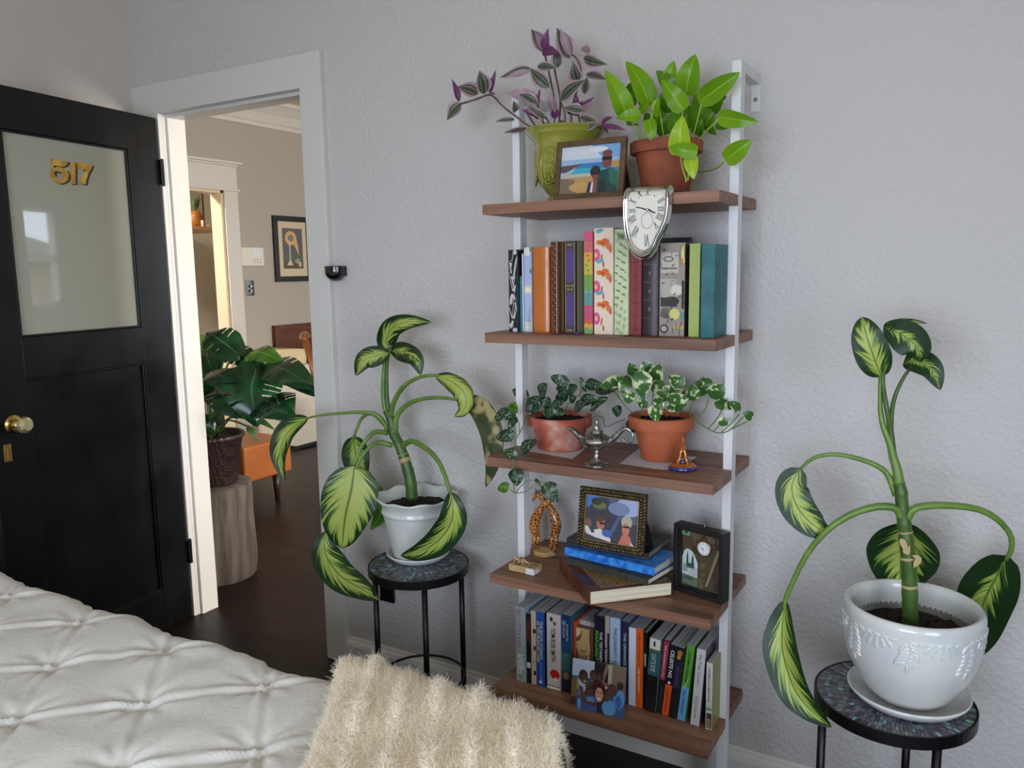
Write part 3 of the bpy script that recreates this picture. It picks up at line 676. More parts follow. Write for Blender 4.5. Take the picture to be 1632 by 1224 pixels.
for k in range(26):
    r_=np.random.RandomState(k); th=r_.uniform(0,PI); f=r_.uniform(15,60); ph=r_.uniform(0,6.28); wr+=np.cos(f*(XX*np.cos(th)+YY*np.sin(th))+ph+2*np.sin(9*XX+k)+2*np.cos(8*YY-k))*.0007*(25/f)
H+=wr
R_=.07
Zb=np.where(SS>R_,BZ0,0); ZZ=np.zeros_like(H); Y2=np.zeros_like(H)
# rounded far edge: profile by arc
edge=-.905
s=SS
flat=s>R_*.57
arc=(~flat)&(s>-R_)
th=np.clip((R_*.57-s)/(R_*1.57),0,1)*PI/2
Y2=np.where(flat,-.93-s+.0,np.where(arc,edge-R_+R_*np.sin(th),edge+.02*np.sin(14*XX)*np.clip(-s,0,.3)))
Y2=np.where(flat,edge-R_-(s-R_*.57),Y2)
ZZ=np.where(flat,BZ0,np.where(arc,BZ0-R_+R_*np.cos(th),BZ0-R_-(-s-R_)))
ny=np.where(flat,0,np.where(arc,np.sin(th),1)); nz_=np.where(flat,1,np.where(arc,np.cos(th),0))
Hh=H+.006*np.sin(XX*20+1)*.5*np.exp(-((s)/.08)**2)
V=np.stack([XX,Y2+ny*Hh,ZZ+nz_*Hh-.018],-1).reshape(-1,3)
idx=np.arange(NX*NY).reshape(NX,NY)
F=np.stack([idx[:-1,:-1],idx[:-1,1:],idx[1:,1:],idx[1:,:-1]],-1).reshape(-1,4)
def npmesh(name,V,F,mt,parent=None):
    me=bpy.data.meshes.new(name); me.from_pydata(V.tolist(),[],F.tolist()); me.polygons.foreach_set('use_smooth',[True]*len(F)); me.materials.append(mt); me.update()
    o=bpy.data.objects.new(name,me); COL.objects.link(o); o.parent=parent; return o
bed=thing('bed','low bed with a thick mattress under the white pintucked duvet','bed',(0,0,0))
o=MB(); o.box((-1.36,-2.66,.22),(.80,-1.02,.555)); o.build('mattress',mat('mattress_cloth',(220,218,212),rough=.8),bed,bevel=.03,seg=3)
o=MB(); o.box((-1.34,-2.64,.10),(.78,-1.05,.219)); o.build('bed_base',mat('bed_base_wood',(60,44,36),rough=.6),bed,bevel=.004)
for x in (-1.28,.72):
    for y in (-2.58,-1.12):
        o=MB(); o.tube([(x,y,.101),(x,y,0)],[.03,.022],12); o.build('leg',MATS['dark_leg'],bed,smooth=True)
DUV=NT('duvet_cotton'); v=DUV.coord('Object',(1,1,1)); nz=DUV.n('ShaderNodeTexNoise',i_Vector=v,i_Scale=45.0,i_Detail=3.0,i_Distortion=1.0).outputs[0]; DUV.set(Base_Color=s2l((222,219,212)),Roughness=.85); DUV.bump(nz,.35,.004); DUV.b.inputs['Sheen Weight'].default_value=.2
duv=npmesh('duvet',V,F,DUV.m); tag(duv,'white cotton duvet with pinched pintuck knots on the bed','duvet')
# cream sherpa throw
tx0,tx1=.05,.53; NX2,NY2=330,420
U=np.linspace(0,1,NX2); Wv=np.linspace(-.30,1.15,NY2); UU,WW=np.meshgrid(U,Wv,indexing='ij')
inset=.0*WW
TX=tx0+UU*(tx1-tx0)+.012*np.sin(WW*9)*(1-2*UU)+ .66*np.maximum(WW,-.02)-.02
nzv=np.array([noise.noise(Vector((x*55,y*55,0)))+.6*noise.noise(Vector((x*130,y*130,5))) for x,y in zip((UU*(tx1-tx0)).ravel(),WW.ravel())]).reshape(UU.shape)
ridge=np.zeros_like(UU)
nb=6
rx=UU*nb+.06*np.sin(WW*11)+.04*np.sin(WW*27+2); fr2=rx-np.floor(rx)
ridge=.017*np.exp(-((np.minimum(fr2,1-fr2))/.13)**2)*(.7+.5*np.sin(WW*37+np.round(rx)*2))
edgef=np.clip(np.minimum(UU,1-UU)/.04,0,1)**.5
TH_=.012+.018*edgef+ridge*edgef+.0025*nzv
s=WW; Re=.09; e2=-.885
flat=s>Re*.57; arc=(~flat)&(s>-Re)
th=np.clip((Re*.57-s)/(Re*1.57),0,1)*PI/2
Yt=np.where(flat,e2-Re-(s-Re*.57),np.where(arc,e2-Re+Re*np.sin(th),e2)); Zt=np.where(flat,BZ0+.018,np.where(arc,BZ0+.018-Re+Re*np.cos(th),BZ0+.018-Re-(-s-Re)))
ny=np.where(flat,0,np.where(arc,np.sin(th),1)); nz_=np.where(flat,1,np.where(arc,np.cos(th),0))
V=np.stack([TX,Yt+ny*TH_,Zt+nz_*TH_-.004],-1).reshape(-1,3)
idx=np.arange(NX2*NY2).reshape(NX2,NY2); F=np.stack([idx[:-1,:-1],idx[:-1,1:],idx[1:,1:],idx[1:,:-1]],-1).reshape(-1,4)
SH=NT('sherpa_fleece'); v=SH.coord('Object',(1,1,1)); nz=SH.n('ShaderNodeTexNoise',i_Vector=v,i_Scale=170.0,i_Detail=4.0,i_Distortion=.8).outputs[0]; vo=SH.n('ShaderNodeTexVoronoi',i_Vector=v,i_Scale=130.0).outputs[0]
SH.set(Base_Color=s2l((255,244,218)),Roughness=.95); SH.b.inputs['Sheen Weight'].default_value=.6; SH.bump(SH.math('ADD',nz,vo),.8,.006)
thr=npmesh('fleece_throw',V,F,SH.m)
PL=NT('fleece_pile'); df=PL.n('ShaderNodeBsdfDiffuse'); df.inputs[0].default_value=s2l((253,246,232)); tl=PL.n('ShaderNodeBsdfTranslucent'); tl.inputs[0].default_value=s2l((252,243,226)); mx=PL.n('ShaderNodeMixShader'); mx.inputs[0].default_value=.45
PL.l(df.outputs[0],mx.inputs[1]); PL.l(tl.outputs[0],mx.inputs[2]); PL.l(mx.outputs[0],PL.out.inputs[0]); thr.data.materials.append(PL.m)
ps=thr.modifiers.new('pile','PARTICLE_SYSTEM').particle_system.settings; ps.type='HAIR'; ps.count=120000; ps.hair_length=.0062; ps.hair_step=3; ps.brownian_factor=.006; ps.length_random=.5; ps.use_advanced_hair=True; ps.root_radius=.5; ps.tip_radius=.25; ps.radius_scale=.0016; ps.display_step=2; ps.render_step=3; ps.material=2; ps.child_type='NONE'
tag(thr,'cream fluffy ribbed fleece throw laid across the bed corner','throw blanket')
# ================================================================== big plants on the tables
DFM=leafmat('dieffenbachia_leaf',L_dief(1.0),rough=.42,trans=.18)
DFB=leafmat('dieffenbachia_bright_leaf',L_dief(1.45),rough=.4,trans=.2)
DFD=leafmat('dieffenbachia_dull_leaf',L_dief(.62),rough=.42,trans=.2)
DFW=leafmat('dieffenbachia_withered_leaf',L_spot((60,72,36),(176,160,112),22,.42,.52),rough=.5,trans=.15)
GRN=mat('green_stalk',(112,142,62),(86,118,50),sc=30,lo=.3,hi=.7,rough=.4)
STEMG=mat('green_cane',(74,104,38),(52,80,30),sc=30,lo=.3,hi=.7,rough=.4)
HUSK=mat('dry_leaf_scar',(176,156,112),rough=.8)
def plantleaf(par,P,Y,wpx,mt,shape='oval',N=None,fold=.18,twist=0,wav=.02,name='leaf',face=0,nv=26):
    Q=pxs(P,Y); k=scl(Q[len(Q)//2])
    if N is None:
        N=(CAM-Q[len(Q)//2]).normalized(); T_=(Q[-1]-Q[0]).normalized()
        if face: N=Matrix.Rotation(math.radians(face),3,T_)@N
    o=MB(); add_leaf(o,Q,wpx*k/max(.35,abs(math.cos(math.radians(face)))),N,shape,fold,nv,10,twist,wav); return o.build(name,mt,par,world=True,smooth=True)
def stalk(par,P,Y,r0,r1,mt=GRN,name='leaf_stalk',n=18):
    Q=catmull(pxs(P,Y),n); o=MB(); o.tube(Q,[r0+(r1-r0)*i/n for i in range(n+1)],10); return o.build(name,mt,par,world=True,smooth=True)
def soil(par,c,r,z,name='soil'):
    o=MB(); o.grid(lambda a,b:(c[0]+r*b*math.cos(2*PI*a),c[1]+r*b*math.sin(2*PI*a),z+.006*noise.noise(Vector((math.cos(a*2*PI)*b*9,math.sin(a*2*PI)*b*9,c[0])))),48,14)
    r_=random.Random(3)
    for i in range(60):
        a=r_.uniform(0,2*PI); q=r*.93*math.sqrt(r_.random()); s_=r_.uniform(.002,.0055); o.ball((c[0]+q*math.cos(a),c[1]+q*math.sin(a),z+.002),(s_,s_*r_.uniform(.6,1.3),s_*.7),6,4)
    return o.build(name,SOIL,par,world=True,smooth=True)
WG=NT('white_glaze'); WG.set(Base_Color=s2l((206,208,206)),Roughness=.18); WG.b.inputs['Coat Weight'].default_value=.5
v=WG.coord('Object',(9,9,9)); nz=WG.n('ShaderNodeTexNoise',i_Vector=v,i_Scale=1.0,i_Detail=3.0).outputs[0]; WG.set(Base_Color=WG.ramp(nz,[(.3,s2l((196,200,200))),(.7,s2l((216,216,210)))])); WG=WG.m
INN=mat('grey_glaze_inside',(150,148,146),(108,104,102),sc=14,lo=.35,hi=.65,rough=.4)  # inside glaze mottled and greyer than the outside
# ---- right plant
tz=.52
def saucer(c,r,h,label,mt):
    s=MB(); s.lathe([(0,0),(r*.82,0),(r*.86,.002),(r*.99,h*.8),(r,h),(r*.975,h+.001),(r*.94,h*.8),(r*.84,.006),(0,.005)],c=c,n=56)
    return tag(s.build('saucer',mt,None,smooth=True),label,'saucer',group='white glazed plant saucers')
rc=(1.0,-.327)
saucer((rc[0],rc[1],tz),.114,.022,'white glazed saucer under the large leaf embossed pot',WG)
rp=thing('potted_dieffenbachia','tall dieffenbachia with drooping variegated leaves in a white leaf embossed pot on the right table','potted plant',(rc[0],rc[1],tz+.005),group='tall potted dieffenbachias')
z0=tz+.006; RH=.196
pf_=[(0,0),(.060,0),(.068,.003),(.083,.02),(.100,.045),(.113,.07),(.121,.095),(.1255,.12),(.127,.14),(.1265,.155),(.1275,.162),(.1285,.17),(.1285,.184),(.126,.193),(.121,.196),(.116,.193),(.112,.183),(.111,.165),(.110,.14)]
def emb(r,z,t):
    # embossed sprays of leaves below the rim
    if not(.09<z<.182) or r<.1205: return 0
    tt=(t*6/(2*PI))%1-.5; lim=.165-.06*math.exp(-(tt/.2)**2)
    if z<lim: return 0
    return 0
o=MB(); o.lathe(pf_,c=(rc[0],rc[1],z0),n=96); pot=o.build('pot',WG,rp,world=True,smooth=True)
o=MB(); o.lathe([(.1105,.15),(.1085,.12),(.100,.11)],c=(rc[0],rc[1],z0),n=64)
o.build('pot_lining',INN,rp,world=True,smooth=True)
def rad_at(z):
    P=[(r,q) for r,q in pf_[:14]]
    for (r0,a),(r1,b) in zip(P,P[1:]):
        if a<=z<=b and b>a: return r0+(r1-r0)*(z-a)/(b-a)
    return .128
o=MB(); r_=random.Random(11)
def petal(t,z,ang,l,w):
    """small raised leaf on the pot wall"""
    c=[];
    for k in range(9):
        v=k/8; a=t+math.sin(ang)*l*v/.127; zz=z-math.cos(ang)*l*v; c.append((a,zz,v))
    vs=[]
    for (a,zz,v) in c:
        ww=w*math.sin(PI*min(.98,max(.02,v)))**.7
        for u,h in ((-1,-.0006),(-.5,.0034),(0,.0018),(.5,.0034),(1,-.0006)):
            aa=a+math.cos(ang)*u*ww/.127; z2=zz+math.sin(ang)*u*ww; rr=rad_at(z2)+h*(1 if 0<v<1 else 0); vs.append((rc[0]+rr*math.cos(aa),rc[1]+rr*math.sin(aa),z0+z2))
    o.add(vs,[(i*5+j,i*5+j+1,(i+1)*5+j+1,(i+1)*5+j) for i in range(8) for j in range(4)])
for s_ in range(7):
    t0=2*PI*s_/7+.25
    L2=.062 if s_%2==0 else .045
    for k in range(6):
        z=.162-k*L2/6; tc=t0+.02*math.sin(k)
        petal(tc,z,.75+.1*k,.024,.006); petal(tc,z,-.75-.1*k,.024,.006)
    petal(t0,.162-L2*.9,0,.02,.005)
    for k in range(5): petal(t0+(k-2)*.0+.45+.06*(k-2),.165,.35*(k-2),.03-.003*abs(k-2),.0045)
    for k in range(7): petal(t0+2*PI/7*k/7,.166,1.35 if k<4 else -1.35,.02,.004)
o.build('leaf_relief',WG,rp,world=True,smooth=True)
soil(rp,(rc[0],rc[1]),.1085,z0+.135)
Yr=-.327
b0=Vector((rc[0]+.0,rc[1],z0+.134)); 
P=[(1451,985),(1450,945),(1448,900),(1444,860),(1441,835),(1438,812),(1436,785),(1432,770)]
Q=pxs(P,Yr); Q[0]=Q[0]; Q.insert(0,Q[0]+Vector((0,0,-.01)))
o=MB(); Cc=catmull(Q,40); o.tube(Cc,[.0155-.004*(i/40)+(.0012 if i%5==0 else 0) for i in range(41)],14); o.build('cane',STEMG,rp,world=True,smooth=True)
for fr in (.28,.42,.56):
    i=int(fr*40); o=MB(); o.tube([Cc[i],Cc[i].lerp(Cc[i+1],.5)],.0163-.004*fr,14); o.build('leaf_scar',HUSK,rp,world=True,smooth=True)
for P_ in ([(1440,872),(1446,880),(1450,868)],[(1456,905),(1464,890),(1452,885)],[(1446,880),(1438,862),(1437,858)]):
    plantleaf(rp,P_,Yr-.018,5,HUSK,'lance',name='dry_husk',nv=6)
stalk(rp,[(1433,775),(1430,750),(1424,730),(1418,705),(1408,680),(1403,650),(1403,600)],Yr,.0105,.0035,GRN)
stalk(rp,[(1424,725),(1420,690),(1413,650),(1407,610),(1409,560),(1411,535)],[Yr,Yr,Yr-.01,Yr,Yr,Yr],.006,.003,STEMG)
stalk(rp,[(1420,700),(1421,660),(1427,630),(1440,602),(1452,586)],[Yr,Yr+.01,Yr+.02,Yr+.02,Yr+.02],.005,.0028,STEMG)
plantleaf(rp,[(1405,601),(1393,570),(1381,535),(1374,505)],[Yr,Yr-.015,Yr-.02,Yr-.01],27,DFM,'round',fold=.1)
plantleaf(rp,[(1411,530),(1422,517),(1450,513),(1478,516)],[Yr,Yr+.01,Yr+.02,Yr+.015],11,DFM,'oval',N=(0,-.35,1),fold=.2)
plantleaf(rp,[(1408,521),(1440,535),(1462,555),(1467,577)],[Yr+.005,Yr-.005,Yr-.01,Yr-.005],27,DFD,'oval',N=(-.3,-1,.35),fold=.15)
plantleaf(rp,[(1439,580),(1460,576),(1485,590),(1499,622)],[Yr+.02,Yr,Yr-.015,Yr-.015],21,DFD,'oval',N=(.1,-1,.5),fold=.2)
stalk(rp,[(1428,790),(1415,757),(1395,741),(1360,729),(1325,724),(1295,731),(1275,748)],[Yr,Yr,Yr-.01,Yr-.02,Yr-.03,Yr-.03,Yr-.03],.0065,.0032)
plantleaf(rp,[(1276,746),(1262,775),(1272,810),(1298,838),(1321,848)],[Yr-.03,Yr-.04,Yr-.045,Yr-.04,Yr-.03],27,DFM,'round',fold=.12)
stalk(rp,[(1440,832),(1430,812),(1410,807),(1385,810),(1350,823),(1315,848),(1285,885),(1265,925),(1252,955),(1251,980)],[Yr,Yr-.01,Yr-.02,Yr-.03,Yr-.04,Yr-.05,Yr-.05,Yr-.05,Yr-.05,Yr-.05],.0085,.0045)
plantleaf(rp,[(1252,955),(1247,1000),(1248,1040),(1265,1095),(1290,1130),(1326,1160)],[Yr-.05,Yr-.06,Yr-.075,Yr-.09,Yr-.10,Yr-.09],27,DFM,'oval',face=25,fold=.35)
stalk(rp,[(1443,832),(1455,812),(1480,806),(1520,806),(1560,812),(1590,828),(1610,852),(1612,875),(1603,893)],[Yr,Yr,Yr+.01,Yr+.03,Yr+.05,Yr+.07,Yr+.08,Yr+.09,Yr+.1],.0085,.0045)
plantleaf(rp,[(1606,885),(1585,925),(1568,960),(1556,1010),(1549,1048)],[Yr+.10,Yr+.14,Yr+.17,Yr+.19,Yr+.2],40,DFD,'round',fold=.12)
stalk(rp,[(1442,830),(1440,838)],[Yr,Yr+.03],.006,.004)
plantleaf(rp,[(1444,832),(1440,870),(1436,910),(1436,960)],[Yr+.03,Yr+.07,Yr+.11,Yr+.13],52,DFM,'oval',fold=.08)
# ---- left plant
lc=(-.365,-.153)
saucer((lc[0],lc[1],tz),.097,.02,'white glazed saucer under the fluted white pot on the left table',WG)
lp_=thing('potted_dieffenbachia','leaning dieffenbachia with large splashed leaves in a white scallop rimmed pot on the left table','potted plant',(lc[0],lc[1],tz+.005),group='tall potted dieffenbachias')
z0=tz+.006
def ruff(r,z,t):
    if z>.165: 
        k=(z-.165)/.036; return (.004*k*math.cos(9*t),.0045*k*math.cos(9*t+.6))
    return 0
o=MB(); o.lathe([(0,0),(.074,0),(.077,.003),(.087,.05),(.096,.1),(.103,.135),(.1035,.138),(.1075,.141),(.1075,.147),(.105,.150),(.1055,.158),(.109,.168),(.117,.18),(.1215,.186),(.121,.190),(.117,.189),(.111,.18),(.1045,.168),(.101,.16),(.099,.14)],c=(lc[0],lc[1],z0),n=108,fr=ruff); o.build('pot',WG,lp_,world=True,smooth=True)
soil(lp_,(lc[0],lc[1]),.1,z0+.155)
Yl=-.153
Q=pxs([(657,795),(654,765),(646,735),(636,708),(627,690),(624,672),(617,655)],Yl); o=MB(); Cc=catmull(Q,40); o.tube(Cc,[.0185-.006*(i/40)+(.0012 if i%5==0 else 0) for i in range(41)],14); o.build('cane',STEMG,lp_,world=True,smooth=True)
i=13; o=MB(); o.tube([Cc[13],Cc[16]],[.0175,.0165],14); o.build('leaf_scar',HUSK,lp_,world=True,smooth=True)
stalk(lp_,[(617,660),(612,640),(611,610),(613,580),(616,562)],Yl,.009,.005,GRN)
stalk(lp_,[(622,670),(617,640),(616,610),(617,580),(621,560)],Yl,.008,.004,STEMG)
plantleaf(lp_,[(616,562),(615,545),(625,523),(650,513),(688,513)],[Yl,Yl,Yl-.02,Yl-.03,Yl-.02],17,DFM,'oval',fold=.2)
plantleaf(lp_,[(621,563),(600,567),(580,575),(567,599)],[Yl,Yl-.03,Yl-.05,Yl-.06],17,DFM,'oval',fold=.25)
plantleaf(lp_,[(622,559),(640,560),(662,572),(671,598)],[Yl,Yl-.03,Yl-.04,Yl-.04],16,DFD,'oval',fold=.2)
plantleaf(lp_,[(640,565),(655,572),(657,580)],[Yl-.042,Yl-.045,Yl-.045],5,DFW,'oval',name='withered_patch',nv=8)
stalk(lp_,[(622,685),(624,655),(632,632),(648,612),(670,601),(690,598),(702,599)],[Yl,Yl,Yl-.02,Yl-.04,Yl-.05,Yl-.06,Yl-.06],.0095,.0035)
plantleaf(lp_,[(694,599),(715,606),(735,620),(743,638),(738,655),(724,664)],[Yl-.06,Yl-.07,Yl-.08,Yl-.08,Yl-.08,Yl-.08],16,DFB,'oval',fold=.3,twist=.5)
stalk(lp_,[(630,690),(632,665),(645,648),(665,638),(690,634),(715,635),(735,639)],[Yl,Yl,Yl,Yl-.02,Yl-.03,Yl-.04,Yl-.04],.0095,.0035)
plantleaf(lp_,[(733,639),(750,642),(768,655),(782,685),(786,715),(784,745),(774,777)],[Yl-.04,Yl-.05,Yl-.06,Yl-.07,Yl-.07,Yl-.07,Yl-.06],19,DFW,'oval',fold=.25)
stalk(lp_,[(618,685),(608,668),(595,659),(570,657),(540,659),(510,662),(488,667)],[Yl,Yl-.01,Yl-.02,Yl-.04,Yl-.06,Yl-.08,Yl-.09],.0075,.003)
plantleaf(lp_,[(492,666),(475,675),(458,690),(448,712),(446,735),(454,770)],[Yl-.09,Yl-.1,Yl-.11,Yl-.12,Yl-.12,Yl-.12],16,DFM,'oval',fold=.4,face=30)
stalk(lp_,[(618,690),(600,688),(590,694),(577,710),(566,735),(563,750)],[Yl,Yl-.03,Yl-.05,Yl-.07,Yl-.09,Yl-.1],.008,.0045)
stalk(lp_,[(625,710),(605,705),(590,712),(575,730),(567,748)],[Yl,Yl-.02,Yl-.05,Yl-.08,Yl-.1],.008,.0045)
plantleaf(lp_,[(565,742),(560,780),(550,825),(545,874)],[Yl-.1,Yl-.12,Yl-.135,Yl-.13],44,DFB,'round',fold=.1)
stalk(lp_,[(616,680),(595,660),(578,665),(568,685),(563,700)],[Yl,Yl,Yl,Yl-.01,Yl-.01],.0065,.004)
plantleaf(lp_,[(563,695),(566,720),(570,745),(578,775)],[Yl-.01,Yl,Yl,Yl],22,DFM,'round',fold=.15)
plantleaf(lp_,[(590,760),(600,790),(606,820),(590,845)],[Yl+.02,Yl+.02,Yl+.02,Yl+.02],14,MONL,'oval',fold=.1)
plantleaf(lp_,[(520,845),(518,880),(540,915),(575,938),(607,957)],[Yl-.11,Yl-.13,Yl-.15,Yl-.16,Yl-.16],25,DFM,'oval',fold=.25)
stalk(lp_,[(565,742),(545,790),(525,835),(520,850)],[Yl-.1,Yl-.09,Yl-.1,Yl-.11],.004,.0035)
stalk(lp_,[(640,712),(655,703),(675,712),(695,730),(708,755),(718,788)],[Yl,Yl-.03,Yl-.06,Yl-.09,Yl-.11,Yl-.12],.009,.0055)
plantleaf(lp_,[(718,783),(722,810),(718,835),(698,862),(668,880),(638,886)],[Yl-.12,Yl-.13,Yl-.13,Yl-.13,Yl-.125,Yl-.12],24,DFM,'oval',fold=.3,twist=-.4)
# ================================================================== shelf plants
def pot(name_,label,c,prof_,mt,z):
    t=thing(name_,label,'potted plant',(c[0],c[1],z)); o=MB(); o.lathe(prof_,c=(c[0],c[1],z),n=64); ob=o.build('pot',mt,t,world=True,smooth=True); b=ob.modifiers.new('es','EDGE_SPLIT'); b.split_angle=math.radians(50)
    return t
def terra(H,R,r,rim,s=1):
    return [(0,0),(r-.002,0),(r,.002),(r+(R-.008-r)*(H-rim)/H,H-rim-.001),(R-.001,H-rim),(R,H-rim+.002),(R+.001,H-.003),(R-.002,H),(R-.007,H),(R-.009,H-.003),(R-.012,H-.03),(0,H-.028)]
TC=mat('terracotta',(186,102,66),(166,84,50),sc=9,lo=.35,hi=.7,rough=.75,bump=.08,bsc=200)
T=NT('weathered_terracotta'); v=T.coord('Object',(16,16,16)); nz=T.n('ShaderNodeTexNoise',i_Vector=v,i_Scale=1.0,i_Detail=5.0).outputs[0]; sp=T.n('ShaderNodeSeparateXYZ'); T.l(T.n('ShaderNodeTexCoord').outputs['Generated'],sp.inputs[0])
T.set(Base_Color=T.ramp(nz,[(.38,s2l((158,78,56))),(.52,s2l((176,98,76))),(.68,s2l((198,160,146)))]),Roughness=.85); WTC=T.m
DTC=mat('dark_terracotta',(158,84,54),(112,54,36),sc=14,lo=.35,hi=.7,rough=.7)
def bunch(t,mt,leaves,name='foliage',shape='heart',fold=.22,ry=.02,seed=1):
    """leaves: base, tip and half width seen in the photo at their own depth; one foliage mesh"""
    o=MB(); r_=random.Random(seed)
    for L_ in leaves:
        bx,by,tx,ty,w,Y=L_[:6]; Y2=Y-(L_[6] if len(L_)>6 else r_.uniform(0,.03)); B=ony(bx,by,Y); E_=ony(tx,ty,Y2); k=scl(B)
        N=(CAM-B).normalized(); N=(N+Vector((r_.uniform(-.45,.45),0,r_.uniform(-.1,.55)))).normalized()
        Mm=B.lerp(E_,.5)+N*(B-E_).length*.13
        add_leaf(o,[B,Mm,E_],w*k*1.08,N,shape,fold,10,6)
    return o.build(name,mt,t,world=True,smooth=True)
def stems(t,lst,mt,r=.0016,name='stems'):
    o=MB()
    for P_,Y in lst: o.tube(catmull(pxs(P_,Y),12),r,6)
    return o.build(name,mt,t,world=True,smooth=True)
Z1,Z2,Z3,Z4,Z5=SZ
# --- neon pothos, top shelf
nc=ony(1062,228,-.17); k=scl(nc); H=nc.z-Z1; 
np_=pot('potted_pothos','bright lime green pothos in a terracotta pot at the right of the top shelf',(nc.x,-.17),terra(H,57*k,36*k,30*k*.6),DTC,Z1+.0022)
sm_=soil(np_,(nc.x,-.17),56*k-.008,nc.z-.014)
NEO=leafmat('lime_leaf',L_plain((104,154,18),(132,180,30),3),rough=.3,trans=.35); NEOD=leafmat('shaded_lime_leaf',L_plain((70,118,18),(96,146,24),3),rough=.3,trans=.3)
NEOY=leafmat('yellow_lime_leaf',L_plain((168,206,40),(186,216,60),3),rough=.3,trans=.4)
A=[(1000,186,964,112,16,-.2),(1036,168,997,97,17,-.2),(1022,184,982,188,10,-.24),(1090,176,1054,127,15,-.23),(1092,152,1108,86,18,-.15),(1114,163,1180,115,16,-.2),(1144,186,1209,194,13,-.22),(1034,190,1041,228,10,-.25),(1003,172,990,145,14,-.16),(1065,140,1074,96,12,-.12),
   (1112,243,1066,234,12,-.285,.01),(1156,256,1198,223,15,-.23),(1030,170,1015,135,12,-.14),(1020,180,1035,160,6,-.2),(1046,188,1051,155,5,-.22)]
bunch(np_,NEO,A,seed=2)
bunch(np_,NEOD,[(1078,150,1046,112,12,-.13),(1130,180,1150,140,12,-.14),(1145,193,1167,200,13,-.16),(1120,188,1108,150,18,-.15),(1065,180,1060,140,15,-.14),(1005,150,1015,128,10,-.12),(1060,215,1050,175,13,-.17),(1078,210,1070,176,13,-.18),(1098,205,1095,165,16,-.14),(1120,205,1138,178,11,-.15),(1135,175,1152,150,8,-.13),(1010,195,1000,200,11,-.13),(1130,200,1142,215,6,-.14),(1040,205,1028,180,12,-.13),(1110,215,1120,190,10,-.16),(1150,160,1150,130,7,-.12)],name='shaded_foliage',seed=3)  # inner leaves take a darker green with their shade painted in
bunch(np_,NEOY,[(1084,248,1088,184,17,-.275,.02),(1100,248,1106,286,11,-.28,.01),(1040,176,1050,156,4,-.23)],name='young_foliage',seed=4)
stems(np_,[([(1045,232),(1040,210),(1036,175)],[-.17,-.18,-.2]),([(1025,235),(1015,210),(1004,188)],[-.17,-.2,-.2]),([(1100,235),(1108,205),(1118,165)],[-.17,-.18,-.2]),([(1105,232),(1125,210),(1145,190)],[-.17,-.2,-.22]),([(1075,235),(1082,205),(1088,178)],[-.17,-.2,-.22]),([(1035,235),(1038,205),(1040,180)],[-.18,-.2,-.2]),([(1060,232),(1055,200),(1050,165)],[-.18,-.2,-.2]),
  ([(1085,248),(1087,265),(1093,285),(1093,290)],[-.27,-.28,-.28,-.28]),([(1108,245),(1100,262),(1096,288)],[-.28,-.28,-.28]),([(1112,274),(1130,272),(1145,266),(1155,256)],[-.1,-.16,-.2,-.23]),([(1095,236),(1092,200),(1094,160)],[-.15,-.15,-.15]),([(1030,235),(1020,205),(1010,175)],[-.16,-.16,-.16])],mat('lime_stem',(150,186,70),rough=.4),.0019)
stems(np_,[([(1100,232),(1107,250),(1110,262),(1112,274)],[-.13,-.095,-.085,-.1])],MATS['lime_stem'],.0019,'vine')
stems(np_,[([(1088,250),(1095,232),(1090,226)],[-.27,-.25,-.2])],MATS['lime_stem'],.0019,'vine')
# --- yellow-green urn with tradescantia
gc=ony(901,208,-.17); k=scl(gc); uz=gc.z-Z1; R=62*k
up=[(0,0),(28*k,0),(29*k,.002),(31*k,uz*.05),(31*k,uz*.09),(26*k,uz*.11),(30*k,uz*.14),(41*k,uz*.24),(47*k,uz*.4),(48.5*k,uz*.55),(48*k,uz*.68),(48*k,uz*.76),(51*k,uz*.84),(58*k,uz*.905),(60*k,uz*.92),(60*k,uz*.935),(62*k,uz*.95),(65*k,uz*.985),(64*k,uz),(60*k,uz),(56*k,uz*.95),(50*k,uz*.85),(0,uz*.84)]
CG=mat('chartreuse_glaze',(150,150,62),(132,132,48),sc=8,lo=.3,hi=.7,rough=.15,coat=.6)
ur=pot('potted_tradescantia','purple and green striped trailing plant in a chartreuse glazed urn on the top shelf',(gc.x,-.17),up,CG,Z1+.0022)
o=MB()
for q in range(6):
    t0=q*PI/3+.45-PI/2-.55; r0=48*k+.0006
    def wp(a,z): return (gc.x+ (r0)*math.cos(t0+a),-.17+(r0)*math.sin(t0+a),Z1+z)
    pts=[wp(.36*math.cos(b),uz*(.5)+uz*.24*math.sin(b)) for b in [PI*2*i/24 for i in range(25)]]; 
    o.tube(pts,.0022,6)
    for s_ in (-1,1):
        for j in range(3): o.tube([wp(s_*.06+s_*.1*math.sin(b*1.3),uz*(.36+j*.12)+.012*math.cos(b*1.3)) for b in [i*.5 for i in range(8)]],.0022,6)
        o.ball(wp(s_*.1,uz*.55),.004,8,6)
    o.tube([wp(0,uz*.33),wp(0,uz*.7)],.0016,6)
o.build('scroll_relief',CG,ur,world=True,smooth=True)
TR=leafmat('tradescantia_leaf',L_trad,rough=.4,trans=.2); TRP=leafmat('tradescantia_purple_leaf',L_plain((96,44,88),(122,64,110),3),rough=.4,trans=.25); TRK=leafmat('tradescantia_pink_leaf',L_plain((150,120,132),(172,146,156),3),rough=.4,trans=.25)
G_=-.17
